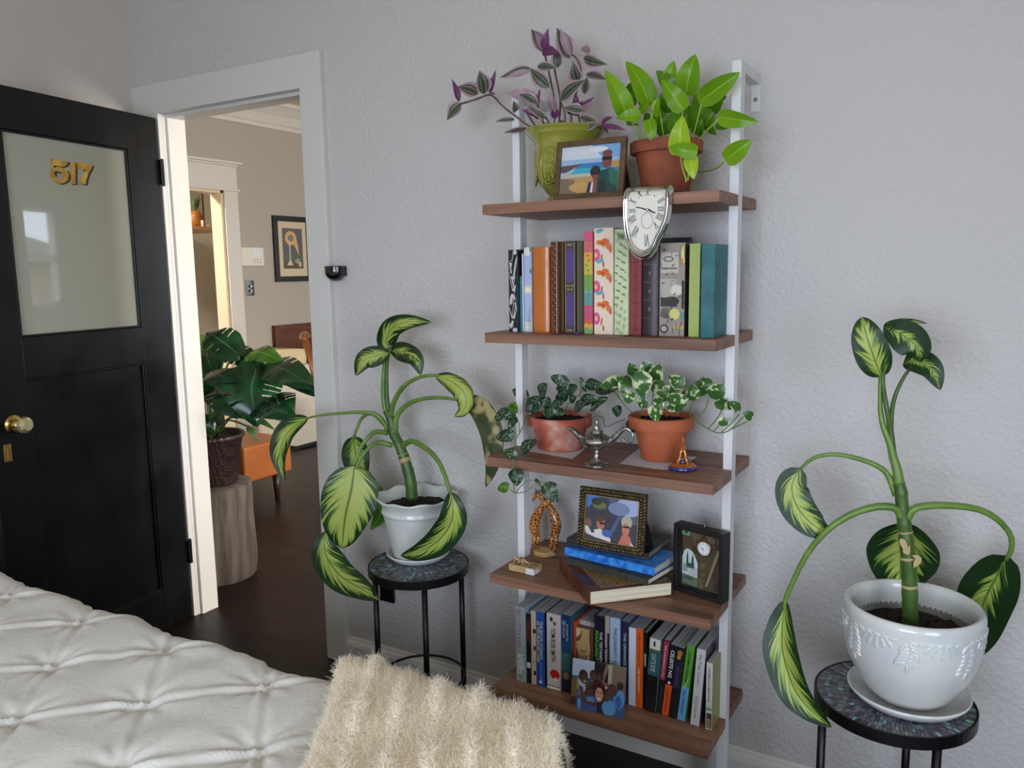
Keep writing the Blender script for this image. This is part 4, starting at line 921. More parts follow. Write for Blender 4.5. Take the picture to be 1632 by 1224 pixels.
bunch(ur,TR,[(762,150,728,138,12,G_),(772,150,764,112,13,G_-.02),(735,165,712,192,11,G_-.01),(822,180,818,160,6,G_),(822,190,789,194,4,G_),(842,204,802,212,4,G_),(866,83,846,46,12,G_),(908,94,887,44,14,G_),(930,92,969,103,9,G_),(921,130,913,97,11,G_),(934,118,967,127,7,G_),(892,160,934,126,11,G_-.02),(931,150,935,122,7,G_),(845,108,795,124,7,G_-.02),(876,140,844,108,12,G_-.02),(889,108,888,80,9,G_),(856,106,889,108,7,G_-.03),(930,176,896,172,8,G_-.03),(858,165,826,150,8,G_-.03),(924,186,958,200,7,G_-.03),(905,182,930,160,9,G_),(870,190,840,168,6,G_-.03),(930,204,958,196,6,G_-.04),(790,150,778,150,3,G_)],shape='lance',seed=5,fold=.3)
bunch(ur,TRK,[(852,158,806,148,10,G_-.02),(935,85,936,71,8,G_-.01),(866,80,852,50,6,G_-.004),(910,90,892,44,6,G_-.004),(848,112,800,126,4,G_-.03),(860,160,833,140,5,G_-.02),(884,180,876,145,7,G_-.03),(925,178,946,160,5,G_-.02),(855,182,836,172,5,G_-.03)],name='pink_foliage',shape='lance',seed=6)
bunch(ur,TRP,[(732,163,720,125,5,G_-.01),(869,83,874,44,7,G_-.005),(864,82,893,86,8,G_-.01),(780,150,791,110,4,G_),(922,172,949,153,3,G_-.02),(858,166,862,138,3,G_-.02),(956,200,999,208,4,G_-.03),(958,198,978,186,4,G_-.02),(918,186,920,150,5,G_-.02),(856,185,830,175,4,G_-.02),(884,190,884,168,6,G_-.02),(965,200,970,214,3,G_-.02),(905,206,890,190,5,G_-.04),(858,190,850,170,5,G_)],name='purple_foliage',shape='lance',seed=8)
stems(ur,[([(850,206),(825,188),(800,168),(782,151),(760,158),(733,166)],G_-.02),([(882,205),(885,170),(878,130),(868,85)],G_),([(890,205),(893,160),(884,110),(888,95)],G_+.01),([(910,205),(912,170),(926,120),(920,95),(908,85)],G_),([(925,205),(922,185),(915,170)],G_),([(870,205),(862,185),(856,165)],G_-.01),([(935,204),(955,200),(965,205)],G_-.03),([(845,206),(830,206),(815,210)],G_-.03),([(900,205),(900,180),(895,165)],G_-.02),([(858,208),(846,190),(838,178)],G_),([(877,205),(872,190),(860,175)],G_-.01)],mat('tradescantia_stem',(104,92,62),(88,62,70),sc=40,rough=.4),.0026)
# --- scindapsus, third shelf left
sc2=onz(893,714,Z3); kk=scl((sc2.x,sc2.y,Z3+.04)); Hh_=.0885
slp=pot('potted_scindapsus','silver splashed trailing vine in a chalky weathered terracotta pot on the middle shelf',(sc2.x,sc2.y),terra(Hh_,50.5*kk,36*kk,.027),WTC,Z3+.0022)
soil(slp,(sc2.x,sc2.y),50.5*kk-.009,Z3+Hh_-.012)
SCI=leafmat('silver_splashed_leaf',L_spot((22,46,24),(112,140,108),260,.5,.6),rough=.3,trans=.1); SCB=leafmat('bright_heart_leaf',L_spot((66,112,30),(120,160,50),90,.45,.6),rough=.3,trans=.3)
y=sc2.y; F_=-.345
bunch(slp,SCI,[(844,634,816,621,9,y),(862,634,872,611,11,y),(838,656,864,632,10,y-.04),(909,612,877,600,9,y),(905,627,921,616,9,y),(893,628,900,608,8,y),(890,642,902,618,9,y-.02),(876,652,900,640,8,y-.05),(934,625,925,600,4,y),(932,611,963,615,9,y),(925,640,955,634,9,y-.03),(940,655,970,634,9,y-.02),(860,655,842,646,9,y-.05),(878,646,860,636,9,y-.02),(915,655,935,642,9,y-.05),(908,640,918,632,7,y-.03),(868,662,890,652,9,y-.05),(900,660,880,650,7,y-.06),(948,625,986,618,7,y+.02),
 (812,650,787,671,8,-.27),(822,657,801,668,9,-.28),(824,665,811,685,7,-.28),(822,690,790,699,10,-.3,.0),(831,722,851,702,10,-.30,0),(825,727,801,718,8,-.33,0),(820,746,825,775,12,F_,.004),(870,768,886,800,13,F_+.02,.0),(853,762,864,778,3,F_+.02,0),(990,660,975,650,9,y-.02),(1002,668,1013,690,8,y+.02)],seed=9,fold=.15,shape='ovate')
bunch(slp,SCB,[(818,655,822,640,8,-.28),(810,779,793,778,9,F_,0)],name='young_foliage',seed=10,fold=.35)
stems(slp,[([(848,662),(838,664),(834,680),(828,690),(822,700),(822,714),(819,726),(818,745)],[y-.05,y-.09,-.27,-.28,-.29,-.30,-.33,F_]),([(818,745),(819,775),(822,786),(840,782),(848,776)],[F_,F_,F_,F_+.01,F_+.02]),([(822,786),(830,775),(845,765),(862,768),(872,769)],[F_,F_,F_+.02,F_+.02,F_+.02]),([(822,786),(812,780)],F_),([(828,690),(826,672),(815,652)],[-.28,-.28,-.28]),([(900,660),(905,645),(920,632),(935,615)],[y-.05,y-.02,y,y]),([(920,660),(940,652),(955,640)],[y-.05,y-.04,y-.03]),([(942,664),(960,665),(965,680),(985,672),(996,668)],[y-.04,y,y+.02,y+.02,y]),([(868,662),(862,650),(862,636)],[y-.05,y-.03,y]),([(885,660),(892,640),(900,620)],[y-.05,y-.01,y]),([(930,645),(925,635),(928,605)],[y-.03,y,y])],mat('vine_stem',(104,122,74),rough=.5),.0014)
# --- marble pothos, third shelf right
mc2=onz(1053,731,Z3); kk=scl((mc2.x,mc2.y,Z3+.06)); Hm=.110
mpp=pot('potted_pothos','white edged marbled pothos in a plain terracotta pot on the middle shelf',(mc2.x,mc2.y),terra(Hm,51.5*kk,31*kk,.03),TC,Z3+.0022)
soil(mpp,(mc2.x,mc2.y),51.5*kk-.009,Z3+Hm-.014)
MAR=leafmat('marbled_leaf',L_spot((62,104,48),(206,214,160),75,.60,.64,edge=.2),rough=.3,trans=.15)
y=mc2.y
bunch(mpp,MAR,[(1024,590,1023,634,15,y-.1,.0),(1043,612,1052,580,13,y-.03),(1036,600,1026,575,12,y-.02),(1000,598,992,628,12,y-.06),(995,606,957,616,10,y-.02),(1003,622,1002,644,12,y-.1,0),(1046,645,1045,673,12,y-.1,0),(1090,618,1066,599,11,y-.03),(1060,636,1099,634,9,y-.08),(1103,640,1104,612,11,y-.04),(1118,632,1122,600,11,y-.01),(1128,602,1130,625,8,y-.02),(1132,634,1153,612,13,y-.03),(1150,634,1150,656,10,y-.04),(1168,652,1160,640,8,y-.06),(1200,668,1184,656,8,y-.08),(1150,680,1154,664,8,y-.09),(1180,655,1162,640,8,y-.06),(1038,622,1060,612,11,y-.04),(1050,640,1065,620,10,y-.06),(1010,600,1003,578,9,y-.01),(1030,650,1024,640,7,y-.08),(1075,628,1050,622,10,y-.03),(1090,632,1072,618,9,y-.02),(1075,652,1095,645,9,y-.08),(1020,650,1026,630,8,y-.06),(1040,610,1030,590,9,y),(983,618,972,610,8,y-.02),(1118,622,1108,608,8,y-.02),(1064,655,1080,640,8,y-.07),(1045,632,1056,655,8,y-.09),(1140,628,1135,610,7,y)],seed=12,fold=.12,shape='ovate')
PS=mat('pothos_stem',(92,118,60),rough=.45)
stems(mpp,[([(1095,658),(1115,675),(1135,687),(1150,690),(1165,684),(1185,664)],[y-.05,y-.07,y-.09,y-.09,y-.09,y-.08]),([(1150,689),(1165,675),(1178,660)],[y-.09,y-.08,y-.06]),([(1165,684),(1190,672),(1198,668)],[y-.09,y-.09,y-.09]),([(1128,684),(1142,668),(1150,655)],[y-.08,y-.06,y-.04]),([(1105,668),(1122,655),(1130,635)],[y-.06,y-.05,y-.03]),([(1098,660),(1102,645),(1104,640)],[y-.03,y-.04,y-.04]),([(1138,686),(1144,680),(1150,672)],y-.09)],PS,.0015,'trailing_stems')
stems(mpp,[([(1010,660),(995,645),(978,622)],[y-.04,y-.05,y-.03])],PS,.0015,'trailing_stem')
stems(mpp,[([(1025,662),(1022,645)],y-.06),([(1080,664),(1084,640),(1090,620)],[y-.03,y-.03,y-.03]),([(1040,664),(1040,640),(1043,612)],[y-.05,y-.05,y-.03])],PS,.0015,'stems')
# paper napkins under the pots
NAP=mat('white_paper',(208,208,212),rough=.9)
def napkin(label,pts,Z,lift=()):
    t=MB(); P_=[onz(x,y,Z) for x,y in pts]; c=sum(P_,Vector())/len(P_)
    n=10
    def f(a,b):
        p=(P_[0].lerp(P_[1],a)).lerp(P_[3].lerp(P_[2],a),b)
        p.z=Z+.0007+.0012*abs(noise.noise(Vector((p.x*60,p.y*60,0))))*(1 if (a in(0,1) or b in (0,1)) else .3)
        for (la,lb,h,r) in lift: p.z+=h*max(0,1-math.hypot(a-la,b-lb)/r)**2
        return p
    t.grid(f,n,n); return tag(t.build('paper_napkin',NAP,None,smooth=True),label,'napkin',group='white papers under the shelf pots')
napkin('white folded paper under the chalky weathered pot',[(843,720),(912,732),(944,708),(865,698)],Z3)
napkin('white folded paper under the plain terracotta pot on the middle shelf',[(987,740),(1060,750),(1111,732),(1022,712)],Z3,[(1,1,.006,.35)])
# scrap of white paper on the top shelf
o=MB(); 
def f(a,b):
    x=nc.x-.035+a*.1; yy=-.235+b*.07; return (x,yy,Z1+.0008+ .0008*b + (.012*max(0,a-.55)/.45*(1)) )
o.grid(f,10,6); tag(o.build('paper_napkin',NAP,None,smooth=True),'white paper with a lifted corner under the lime plant pot on the top shelf','napkin')
# ================================================================== books
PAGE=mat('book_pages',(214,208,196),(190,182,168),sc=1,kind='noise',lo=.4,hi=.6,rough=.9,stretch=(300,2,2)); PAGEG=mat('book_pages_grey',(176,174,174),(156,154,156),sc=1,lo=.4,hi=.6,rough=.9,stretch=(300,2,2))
VCB=vcmat('printed_cover',rough=.42,coat=.2); VCL=vcmat('matt_cover',rough=.6)
def book(label,P,w,d,h,col,side=None,print_=None,texts=(),hard=False,pages=None,tilt=0,rz=0,cat='book',group=None,mt=None,round_=False,name='book',pr_mt=None):
    """P bottom corner of the spine on the right; spine faces -y; boards at both sides"""
    t=thing(name,label,cat,tuple(P),group=group,rot=(0,tilt,rz)); o=MB(); side=side or col
    b=.0022 if hard else .0007; ov=.003 if hard else 0
    c1=s2l(col) if col else (1,1,1,1); c2=s2l(side) if side else (1,1,1,1)
    if round_:
        n=10; vs=[]
        for z in (0,h):
            for i in range(n+1):
                a=PI*i/n; vs.append((-w/2-w/2*math.cos(a),-.006*math.sin(a),z))
            for i in range(n+1):
                a=PI*(n-i)/n; vs.append((-w/2-(w/2-.002)*math.cos(a),.002-.004*math.sin(a),z))
        m=2*(n+1); o.add(vs,[(i,(i+1)%m,m+(i+1)%m,m+i) for i in range(m)]+[tuple(range(m))[::-1],tuple(range(m,2*m))],col=c1)
    else: o.box((-w,0,0),(0,max(b,.0012),h),col=c1)
    o.box((-w,.0012,0),(-w+b,d,h),col=c2); o.box((-b,.0012,0),(0,d,h),col=c2)
    o.build('cover',mt or VCB,t,bevel=.0006 if not round_ else .0004)
    o=MB(); o.box((-w+b,.0015,ov),(-b,d-ov,h-ov)); o.build('pages',pages or PAGE,t)
    if print_:
        o=MB(); picture(o,(-w+.0003,-.0003,.0003),(1,0,0),(0,0,1),(0,-1,0),w-.0006,h-.0006,print_,base=col,eps=.00012); o.build('spine_print',pr_mt or VCB,t)
    for k,(s,c,cx,cz,L_,H_) in enumerate(texts):
        tm=MATS.get('ink_%d_%d_%d'%c) or mat('ink_%d_%d_%d'%c,c,rough=.5)
        text(s,t,'title',tm,(-w+cx*w,-.0022-(.006 if round_ else 0),cz*h),(0,0,-1),(1,0,0),L_*h,H_*w,bold=.006)
    return t
R2=lambda a,b,c,d:[(a,b),(c,b),(c,d),(a,d)]
def topbook(label,x0,x1,top,Y=-.262,d=.16,prev=[0],**k):
    A=ony(x0,530,Y); B=ony(x1,530,Y); T_=ony((x0+x1)/2,top,Y); xa=max(A.x,prev[0]+.0006); w=max(.004,B.x-xa); prev[0]=xa+w
    return book(label,(xa+w,Y,Z2+.0004),w,d,T_.z-Z2-.0004,group='journals standing on the second shelf',**k)
def swirls(n,c1,seed,s=1):
    r_=random.Random(seed); out=[]
    for i in range(n):
        x,y=r_.uniform(.1,.9),(i+.5)/n+r_.uniform(-.02,.02); out.append((c1,(x,y,.2*s,.022*s,r_.uniform(-1,1)))); out.append((c1,(min(.95,x+.15),y+.02,.09,.014)))
    return out
dam=[((26,26,32),R2(0,0,1,1))]+[((196,194,196),p) for p in ((.75,.97,.22,.03),(.4,.86,.25,.02,.6),(.3,.84,.12,.035),(.75,.78,.3,.05,.5),(.35,.7,.28,.045,-.6),(.5,.66,.3,.012),(.6,.58,.35,.02,.8),(.4,.54,.4,.018,-.5),(.55,.48,.3,.045,.3),(.3,.4,.2,.06,.2),(.7,.38,.25,.05,-.5),(.5,.3,.35,.02,.9),(.65,.24,.3,.018,.7),(.3,.2,.25,.02,-.4),(.5,.15,.35,.04,.3),(.25,.08,.2,.03),(.7,.02,.28,.03))]+[((26,26,32),p) for p in ((.38,.855,.12,.012),(.35,.7,.14,.02),(.55,.48,.12,.02),(.72,.38,.1,.02),(.5,.15,.14,.016))]
GRP='hardback journals on the second shelf'
topbook('black and white damask patterned journal, leftmost on the second shelf',812,826,398,col=(26,26,32),side=(22,22,28),print_=dam,hard=True,Y=-.272)
topbook('slim turquoise booklet beside the damask journal',828,831,440,Y=-.262,col=(44,128,140),d=.12)
topbook('loose white sheet folder between the damask and pale blue flowered journals',832,835,404,Y=-.258,col=(226,226,232),d=.13)
topbook('pale lilac blue journal with white flowers and leaves',836.5,848.5,394,col=(170,180,214),hard=True,print_=[((170,180,214),R2(0,0,1,1)),((216,206,190),R2(0,.46,1,.55)),((224,222,206),(.45,.95,.45,.05)),((232,226,204),(.5,.5,.4,.03)),((206,214,206),R2(0,0,1,.12)),((70,130,60),(.6,.13,.25,.012,.9)),((80,140,66),(.7,.1,.25,.012,-.5)),((66,116,56),(.8,.16,.2,.01,1.3)),((80,120,60),(.9,.72,.12,.03)),((90,120,60),(.9,.97,.12,.03)),((222,222,214),(.35,.05,.3,.02))])
topbook('smooth orange brown leather journal with a rounded spine',850,876.5,394,col=None,mt=mat('orange_leather',(190,110,40),(176,98,32),sc=4,rough=.32,coat=.3),hard=True,round_=True)
topbook('brown journal tooled with dark copper scrollwork',878.5,890.5,385,Y=-.268,col=(112,66,40),hard=True,side=(92,60,34),print_=[((70,40,28),R2(.1,.01,.9,.99))]+[((158,88,46),(.2+.6*((i*.618)%1),.03+.95*((i*.414)%1),.12,.009)) for i in range(60)]+[((200,190,178),R2(.93,0,1,1))])
topbook('slim dark bronze brown journal between the copper and purple ones',892,899,386,Y=-.255,col=(96,64,30),hard=True,side=(60,40,22))
topbook('purple journal with a gilt filigree border',900.5,917,384,Y=-.27,col=(84,66,120),side=(58,56,46),hard=True,print_=[((66,58,50),R2(0,0,1,1)),((150,134,96),R2(.04,.01,.1,.99)),((150,134,96),R2(.9,.01,.96,.99)),((82,62,124),[(.14,.6),(.14,.86),(.3,.92),(.7,.92),(.86,.86),(.86,.6),(.7,.56),(.3,.56)]),((82,62,124),[(.14,.1),(.14,.38),(.3,.44),(.7,.44),(.86,.38),(.86,.1),(.7,.07),(.3,.07)])]+[((140,124,90),(.2+.15*i,.5+.02*(-1)**i,.1,.012)) for i in range(5)]+[((140,124,90),(.5,.96,.3,.012)),((140,124,90),(.5,.035,.3,.012))])
topbook('dark olive journal with gold lines on its spine beside the purple one',918,929.5,384,Y=-.262,col=(66,62,48),hard=True,print_=[((150,136,92),R2(.12,.01,.18,.99)),((150,136,92),R2(.3,.01,.34,.99)),((150,136,92),R2(.6,.01,.64,.99))])
topbook('narrow rainbow striped journal of glossy paper',931,945,369,Y=-.262,col=(206,90,120),hard=True,print_=[(c,R2(0,a,1,b)) for c,a,b in (((120,170,110),0,.05),((210,170,70),.05,.1),((206,90,70),.1,.15),((200,74,120),.15,.28),((90,150,150),.28,.4),((110,160,140),.4,.44),((110,160,70),.44,.58),((190,180,70),.58,.7),((214,160,70),.7,.8),((206,100,110),.8,.9),((206,84,120),.9,1))]+[((150,120,60),(.3+.4*((i*7)%10)/10,.05+i*.048,.14,.008)) for i in range(19)])
bf=[]
for k,(y) in enumerate((.12,.42,.72)):
    bf+=[((206,84,150),(.12,y+.03,.2,.06)),((232,190,90),(.1,y+.03,.08,.025)),((200,90,60),(.4,y-.0,.06,.03,.5)),((176,100,90),(.5,y-.06,.05,.03))]
for y in (.28,.58,.86): bf+=[((224,110,46),(.3,y+.005,.16,.022)),((222,100,40),(.6,y+.012,.2,.03)),((214,120,60),(.78,y-.03,.14,.03)),((206,90,40),(.5,y-.015,.08,.02)),((196,96,60),(.88,y-.06,.07,.03)),((90,50,40),(.45,y,.14,.004)),((80,170,180),(.25,y+.11,.12,.018)),((80,160,176),(.4,y+.12,.1,.014))]
topbook('wide cream journal with orange, magenta and teal butterflies',947,977,363,Y=-.27,col=(226,208,186),hard=True,print_=bf)
topbook('pale green journal sprigged with small dark leaves',979,1001,365,Y=-.268,col=(200,212,170),hard=True,print_=[((74,98,60),(.1+.8*((i*.618)%1),.015+.98*((i*.414+.13)%1),.05,.007,(i*.7)%1.2-.6)) for i in range(80)]+[((60,80,60),(.35+.1*i,.93,.02,.04)) for i in range(5)])
topbook('worn red journal with ribbed spine under the drooping clock',1002.5,1022,400,Y=-.262,col=(122,44,46),hard=True,print_=[((150,72,70),R2(.2,.01,.26,.99)),((150,72,70),R2(.76,.01,.82,.99))]+[((96,32,36),R2(.26,.06+i*.16,.76,.075+i*.16)) for i in range(6)])
t=topbook('dark plum leather journal with raised bands and diamond tooling',1023.5,1049,392,Y=-.264,col=None,mt=mat('plum_leather',(52,40,48),(40,30,38),sc=30,rough=.4),hard=True,round_=True)
GLT=mat('dull_gilt',(128,112,92),rough=.5,metal=.4)
o=MB(); bb=t.children[0]; wv=[v.co.x for v in bb.data.vertices]; w_=-min(wv); hh=max(v.co.z for v in bb.data.vertices)
for i in range(4):
    o=MB(); z=hh*(.2+.2*i); o.tube([(-w_/2-w_/2*math.cos(PI*a/10)*.98,-.0062*math.sin(PI*a/10)-.0004,z) for a in range(1,10)],.0008,6); o.build('raised_band',GLT,t)
o=MB()
for i in range(4): z=hh*(.3+.2*i)-.0; o.poly([(-w_/2-.0025,-.0068,z),(-w_/2,-.0068,z-.006),(-w_/2+.0025,-.0068,z),(-w_/2,-.0068,z+.006)])
o.build('diamond_tooling',GLT,t)
r9=random.Random(9)
vt=[((150,140,130),R2(0,0,1,1)),((190,182,170),R2(.05,.68,.75,.9)),((120,112,104),R2(.08,.72,.7,.74)),((176,168,158),R2(.02,.42,.7,.62)),((52,48,46),R2(.05,.32,.7,.42)),((40,38,38),(.5,.38,.3,.05)),((96,90,86),(.25,.25,.2,.06)),((210,204,190),(.7,.5,.28,.055)),((60,58,56),(.2,.08,.18,.05)),((176,164,150),(.2,.08,.12,.03)),((206,200,110),(.62,.24,.22,.06)),((190,160,90),R2(.6,.08,1,.12)),((90,130,140),R2(.85,.18,1,.26)),((30,30,30),R2(.9,.3,1,.6)),((70,66,62),(.35,.83,.2,.03)),((190,182,170),(.35,.83,.16,.02))]+[((70,64,60),(r9.uniform(.05,.9),r9.uniform(.02,.98),r9.uniform(.02,.07),r9.uniform(.004,.012),r9.uniform(0,3))) for _ in range(40)]
t=topbook('thick journal with a black and cream vintage ephemera collage and gold clasp',1050.5,1090,387,Y=-.262,col=(150,140,130),side=(60,54,50),hard=True,print_=vt)
vb=t
o=MB(); c=ony(1090,405,-.266); zz=c.z-t.location.z; o.box((-.009,-.0035,zz-.022),(-.0,-.0004,zz+.02)); o.build('gold_clasp',GOLD,t,bevel=.001)
o=MB(); o.ball((-.0045,-.005,zz+.002),(.0045,.0025,.014),12,8); o.build('cream_toggle',mat('ivory',(214,202,156),rough=.3),t,smooth=True)
topbook('plain apple green journal with faint veins',1097,1114,388,Y=-.262,col=(150,166,84),side=(140,160,80),hard=True,print_=[((158,174,92),R2(0,0,1,1)),((136,150,74),(.5,.7,.25,.004,.6)),((136,150,74),(.5,.5,.25,.004,-.5)),((136,150,74),(.4,.3,.25,.004,.6)),((170,186,104),R2(.85,0,1,1))])
TEA=mat('teal_marbled_cloth',(28,96,104),(66,124,124),sc=16,lo=.4,hi=.7,rough=.6,detail=6)
t=topbook('thick teal marbled journal, rightmost on the second shelf by the white post',1116,1137,389,Y=-.275,d=.15,col=None,mt=TEA,hard=True)
o=MB(); 
ww=-min(v.co.x for v in t.children[0].data.vertices); hh=max(v.co.z for v in t.children[0].data.vertices)
for i in range(40): 
    x=-ww*r9.uniform(.15,.95); z=hh*r9.gauss(.42,.09); s=r9.uniform(.0006,.0016); o.poly([(x-s,-.0004,z),(x,-.0004,z-s*1.6),(x+s,-.0004,z),(x,-.0004,z+s*1.6)])
o.build('purple_blossom_print',mat('mauve_ink',(110,84,100),rough=.6),t)
# dark book standing face-out behind the collage journal
A=ony(1052,380,-.075); B=ony(1100,381,-.075)
t=thing('book','tall dark brown book standing face out against the wall behind the collage journal','book',(A.x,-.075,Z2+.0004),group='journals standing on the second shelf')
o=MB(); o.box((0,0,0),(B.x-A.x,.002,A.z-Z2)); o.box((0,.014,0),(B.x-A.x,.016,A.z-Z2)); o.box((0,0,0),(.002,.016,A.z-Z2)); o.build('cover',mat('dark_brown_cover',(52,42,40),rough=.5),t)
o=MB(); o.box((.002,.002,.002),(B.x-A.x-.003,.014,A.z-Z2-.003)); o.build('pages',PAGE,t)
# ribbons
def ribbon(label,x0,x1,y,Y,c,dx=0,rise=.002):
    a=ony(x0,y,Y); b=ony(x1,y,Y); o=MB()
    o.grid(lambda u,v:(a.x+(b.x-a.x)*u,-.303+.028*v,Z2+.0006+rise*math.sin(PI*u)*math.sin(PI*v)),12,4); s=o.build('ribbon_marker',mat('rib_%d'%c[0],c,rough=.7),None,smooth=True); tag(s,label,'ribbon',group='ribbon markers on the second shelf')
ribbon('orange ribbon marker lying in front of the orange leather journal',851,878,530,-.3,(222,120,60))
ribbon('violet ribbon marker hanging below the purple journal',914,921,525,-.3,(110,50,150),rise=.006)
ribbon('dark red ribbon marker in front of the pale green journal',990,1001,532,-.3,(140,30,36))

# ---- bottom row: (xl_top,xr_top,ytop, xl_bot,xr_bot,ybot)
pv=[-.0]
def low(label,tl,tr,ty,bl,br,by,col,d=.14,Y=None,**k):
    B=onz(bl,by,Z5); Yb=B.y if Y is None else Y; A=ony(bl,by,Yb); C_=ony(br,by,Yb); T_=ony(tl,ty,Yb); h=T_.z-Z5
    tl_=math.atan2(max(0,T_.x-A.x),h); xa=max(A.x,pv[0]+.0006); w=max(.004,(C_.x-A.x)); 
    pv[0]=xa+w
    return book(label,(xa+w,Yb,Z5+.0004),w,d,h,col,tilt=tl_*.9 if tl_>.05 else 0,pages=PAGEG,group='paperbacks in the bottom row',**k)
WT_=(236,236,236); NV=(28,30,52); BK=(24,22,24)
low('pale sea green paperback with pink title, leftmost in the bottom row',821.5,833,966,823,838,1083,(150,166,166),side=(150,176,196),texts=[('BIG LITTLE LIES',(170,84,140),.38,.72,.5,.45),('LIANE',(236,240,238),.72,.27,.2,.32),('MORIARTY',(236,240,238),.38,.24,.26,.36)],Y=-.262,print_=[((150,166,162),R2(0,0,1,1)),((120,146,140),(.5,.07,.2,.03))])
low('thin black paperback with a small white label next to the sea green one',837,845,977,838.5,846,1086,BK,Y=-.258,d=.13,print_=[((110,40,34),R2(.2,.6,.6,.9)),((220,216,210),R2(.1,.22,.9,.3)),((60,40,36),R2(.65,.5,.9,.95))])
low('cream slim book with black notches on its spine',846,853.5,973,847,854.5,1087,(196,178,158),Y=-.258,print_=[((40,34,44),R2(.4,.7,1,.76)),((40,44,80),R2(.5,.47,1,.53)),((40,34,44),R2(.5,.13,1,.19)),((150,130,110),R2(.3,.3,.7,.33))])
low('royal blue paperback with yellow and white title',853.5,865,974,855.5,868.5,1088,(36,78,160),side=(22,26,44),Y=-.258,texts=[('THE BOOK WOMAN',(206,214,190),.66,.63,.5,.3),('OF TROUBLESOME CREEK',(220,214,110),.3,.6,.56,.3),('KIM MICHELE',(150,180,220),.6,.2,.25,.2)],print_=[((200,214,236),(.5,.06,.22,.02))])
low('thick cream paperback with black author name and a red numeral badge',869,891,976,872,893.5,1088,(196,190,184),Y=-.255,side=(190,186,180),texts=[('TOM ROB SMITH',(40,34,38),.5,.6,.44,.34)],print_=[((186,26,34),(.58,.205,.36,.062)),((240,236,230),R2(0,0,1,.035)),((30,28,30),R2(0,.035,1,.045)),((60,54,56),(.35,.93,.12,.03)),((110,104,104),(.6,.88,.12,.03))])
o_=[x for x in scn.objects if x.name.startswith('book')][-1]
tt=text('6',bpy.data.objects[[x.name for x in scn.objects if x.get('label','').startswith('thick cream paperback')][0]],'badge_numeral',mat('ink_w',(240,236,230)),(-.0135,-.0024,.205*.155),(1,0,0),(0,0,1),.008,.012,bold=.02)
low('night blue and teal novel with a gold moon on its spine',892.5,908,978,895,910,1093,(40,84,110),Y=-.25,side=(44,90,100),print_=[((26,50,96),R2(0,.62,1,1)),((30,66,104),R2(0,.5,1,.66)),((70,120,116),R2(0,.28,1,.5)),((24,30,50),R2(0,0,1,.16)),((150,124,60),(.5,.21,.34,.05)),((60,120,150),(.3,.9,.25,.03))],texts=[('ALL THE LIGHT',(190,196,204),.3,.8,.2,.2),('WE CANNOT SEE',(190,196,204),.65,.78,.22,.2)])
# parchment-covered book turned so its front cover shows
A=onz(916,1102,Z5); 
t=thing('book','thick book with an orange red spine and parchment map cover turned outwards behind the photo','book',(A.x+.0005,-.235,Z5+.0004),group='paperbacks in the bottom row')
hT=ony(912,990,-.235).z-Z5; 
pv[0]+=.0008; x0_=pv[0]; e=ony(944,1100,-.235).x; wf=e-x0_
o=MB(); 
ax_=Vector((1,0,0)); 
t.location=(x0_,-.235,Z5+.0004)
a1=math.radians(12)
o.box((0,0,0),(.0075,.12,hT),col=s2l((196,66,30))); o.build('cover',VCB,t,bevel=.0008)
o=MB(); picture(o,(.0078,.0,.0005),(math.cos(0),0,0),(0,0,1),(0,-1,0),wf-.009,hT*.93,[((178,148,100),R2(0,0,1,1)),((120,70,50),[(0,.9),(.3,.96),(.35,.88),(.2,.8),(0,.78)]),((206,184,140),[(0,.98),(.24,.98),(.26,.9),(0,.84)]),((90,50,40),[(.86,1),(1,1),(1,.3),(.9,.4),(.82,.55),(.9,.7),(.84,.85)]),((200,150,110),(.45,.34,.2,.07)),((170,80,60),(.45,.34,.12,.045)),((200,150,110),(.45,.34,.07,.025)),((150,90,66),[(.4,.0),(1,.0),(1,.34),(.7,.26),(.5,.14)]),((96,60,44),[(0,.0),(.12,.0),(.14,.6),(.06,.7),(0,.6)]),((230,214,180),(.8,.56,.07,.03))],base=(190,160,112),eps=.00015); q=o.build('front_print',VCM,t)
o=MB(); o.box((.0078,.0005,0),(wf-.0005,.02,hT*.93)); o.build('front_board',mat('parchment_board',(120,92,66),rough=.6),t)
o=MB(); o.box((.0078,.0205,0),(wf-.0005,.10,hT*.99)); o.build('pages',PAGEG,t)
for s,z,l in (('KEN',.66,.32),('FOLLETT',.58,.6)): text(s,t,'title',mat('ink_brown',(90,56,40)),(.0078+(wf-.009)*.46,-.002,hT*.93*z),(1,0,0),(0,0,1),(wf)*l,.008)
pv[0]=x0_+wf
low('black hardback with green author name and white title, half behind the photo',945,962,980,947,963,1108,(22,22,38),Y=-.235,hard=True,d=.15,texts=[('MARGARET ATWOOD',(96,190,60),.3,.46,.72,.34),('THE TESTAMENTS',(226,226,232),.7,.6,.44,.26)])
low('slim cream and black spined paperback beside the black hardback',963,970,981,964,971,1110,(170,160,150),Y=-.232,print_=[((40,34,36),R2(.5,.2,1,.8)),((30,26,30),R2(0,.6,.4,.62)),((30,26,30),R2(0,.4,.4,.42)),((90,70,60),R2(0,.1,.5,.16))])
low('pale blue paperback with dark blue title and navy top edge',970.5,986,983,972,988,1113,(168,186,214),Y=-.232,side=(50,74,100),texts=[('THE LONGEVITY PLAN',(52,76,120),.55,.64,.5,.3),('DR. JOHN D. DAY',(70,90,130),.55,.24,.26,.22)])
low('navy paperback with a pale grey blue title',987.5,1003,989,989,1001,1122,(34,38,70),Y=-.228,texts=[("THE ORPHAN'S TALE",(206,208,200),.55,.6,.54,.34),('PAM JENOFF',(190,192,190),.55,.12,.2,.34)],side=(40,54,96))
low('plain white spined book, right of the standing photo',1004,1015,1000,1000,1011,1125,(212,216,232),Y=-.228,side=(190,198,216))
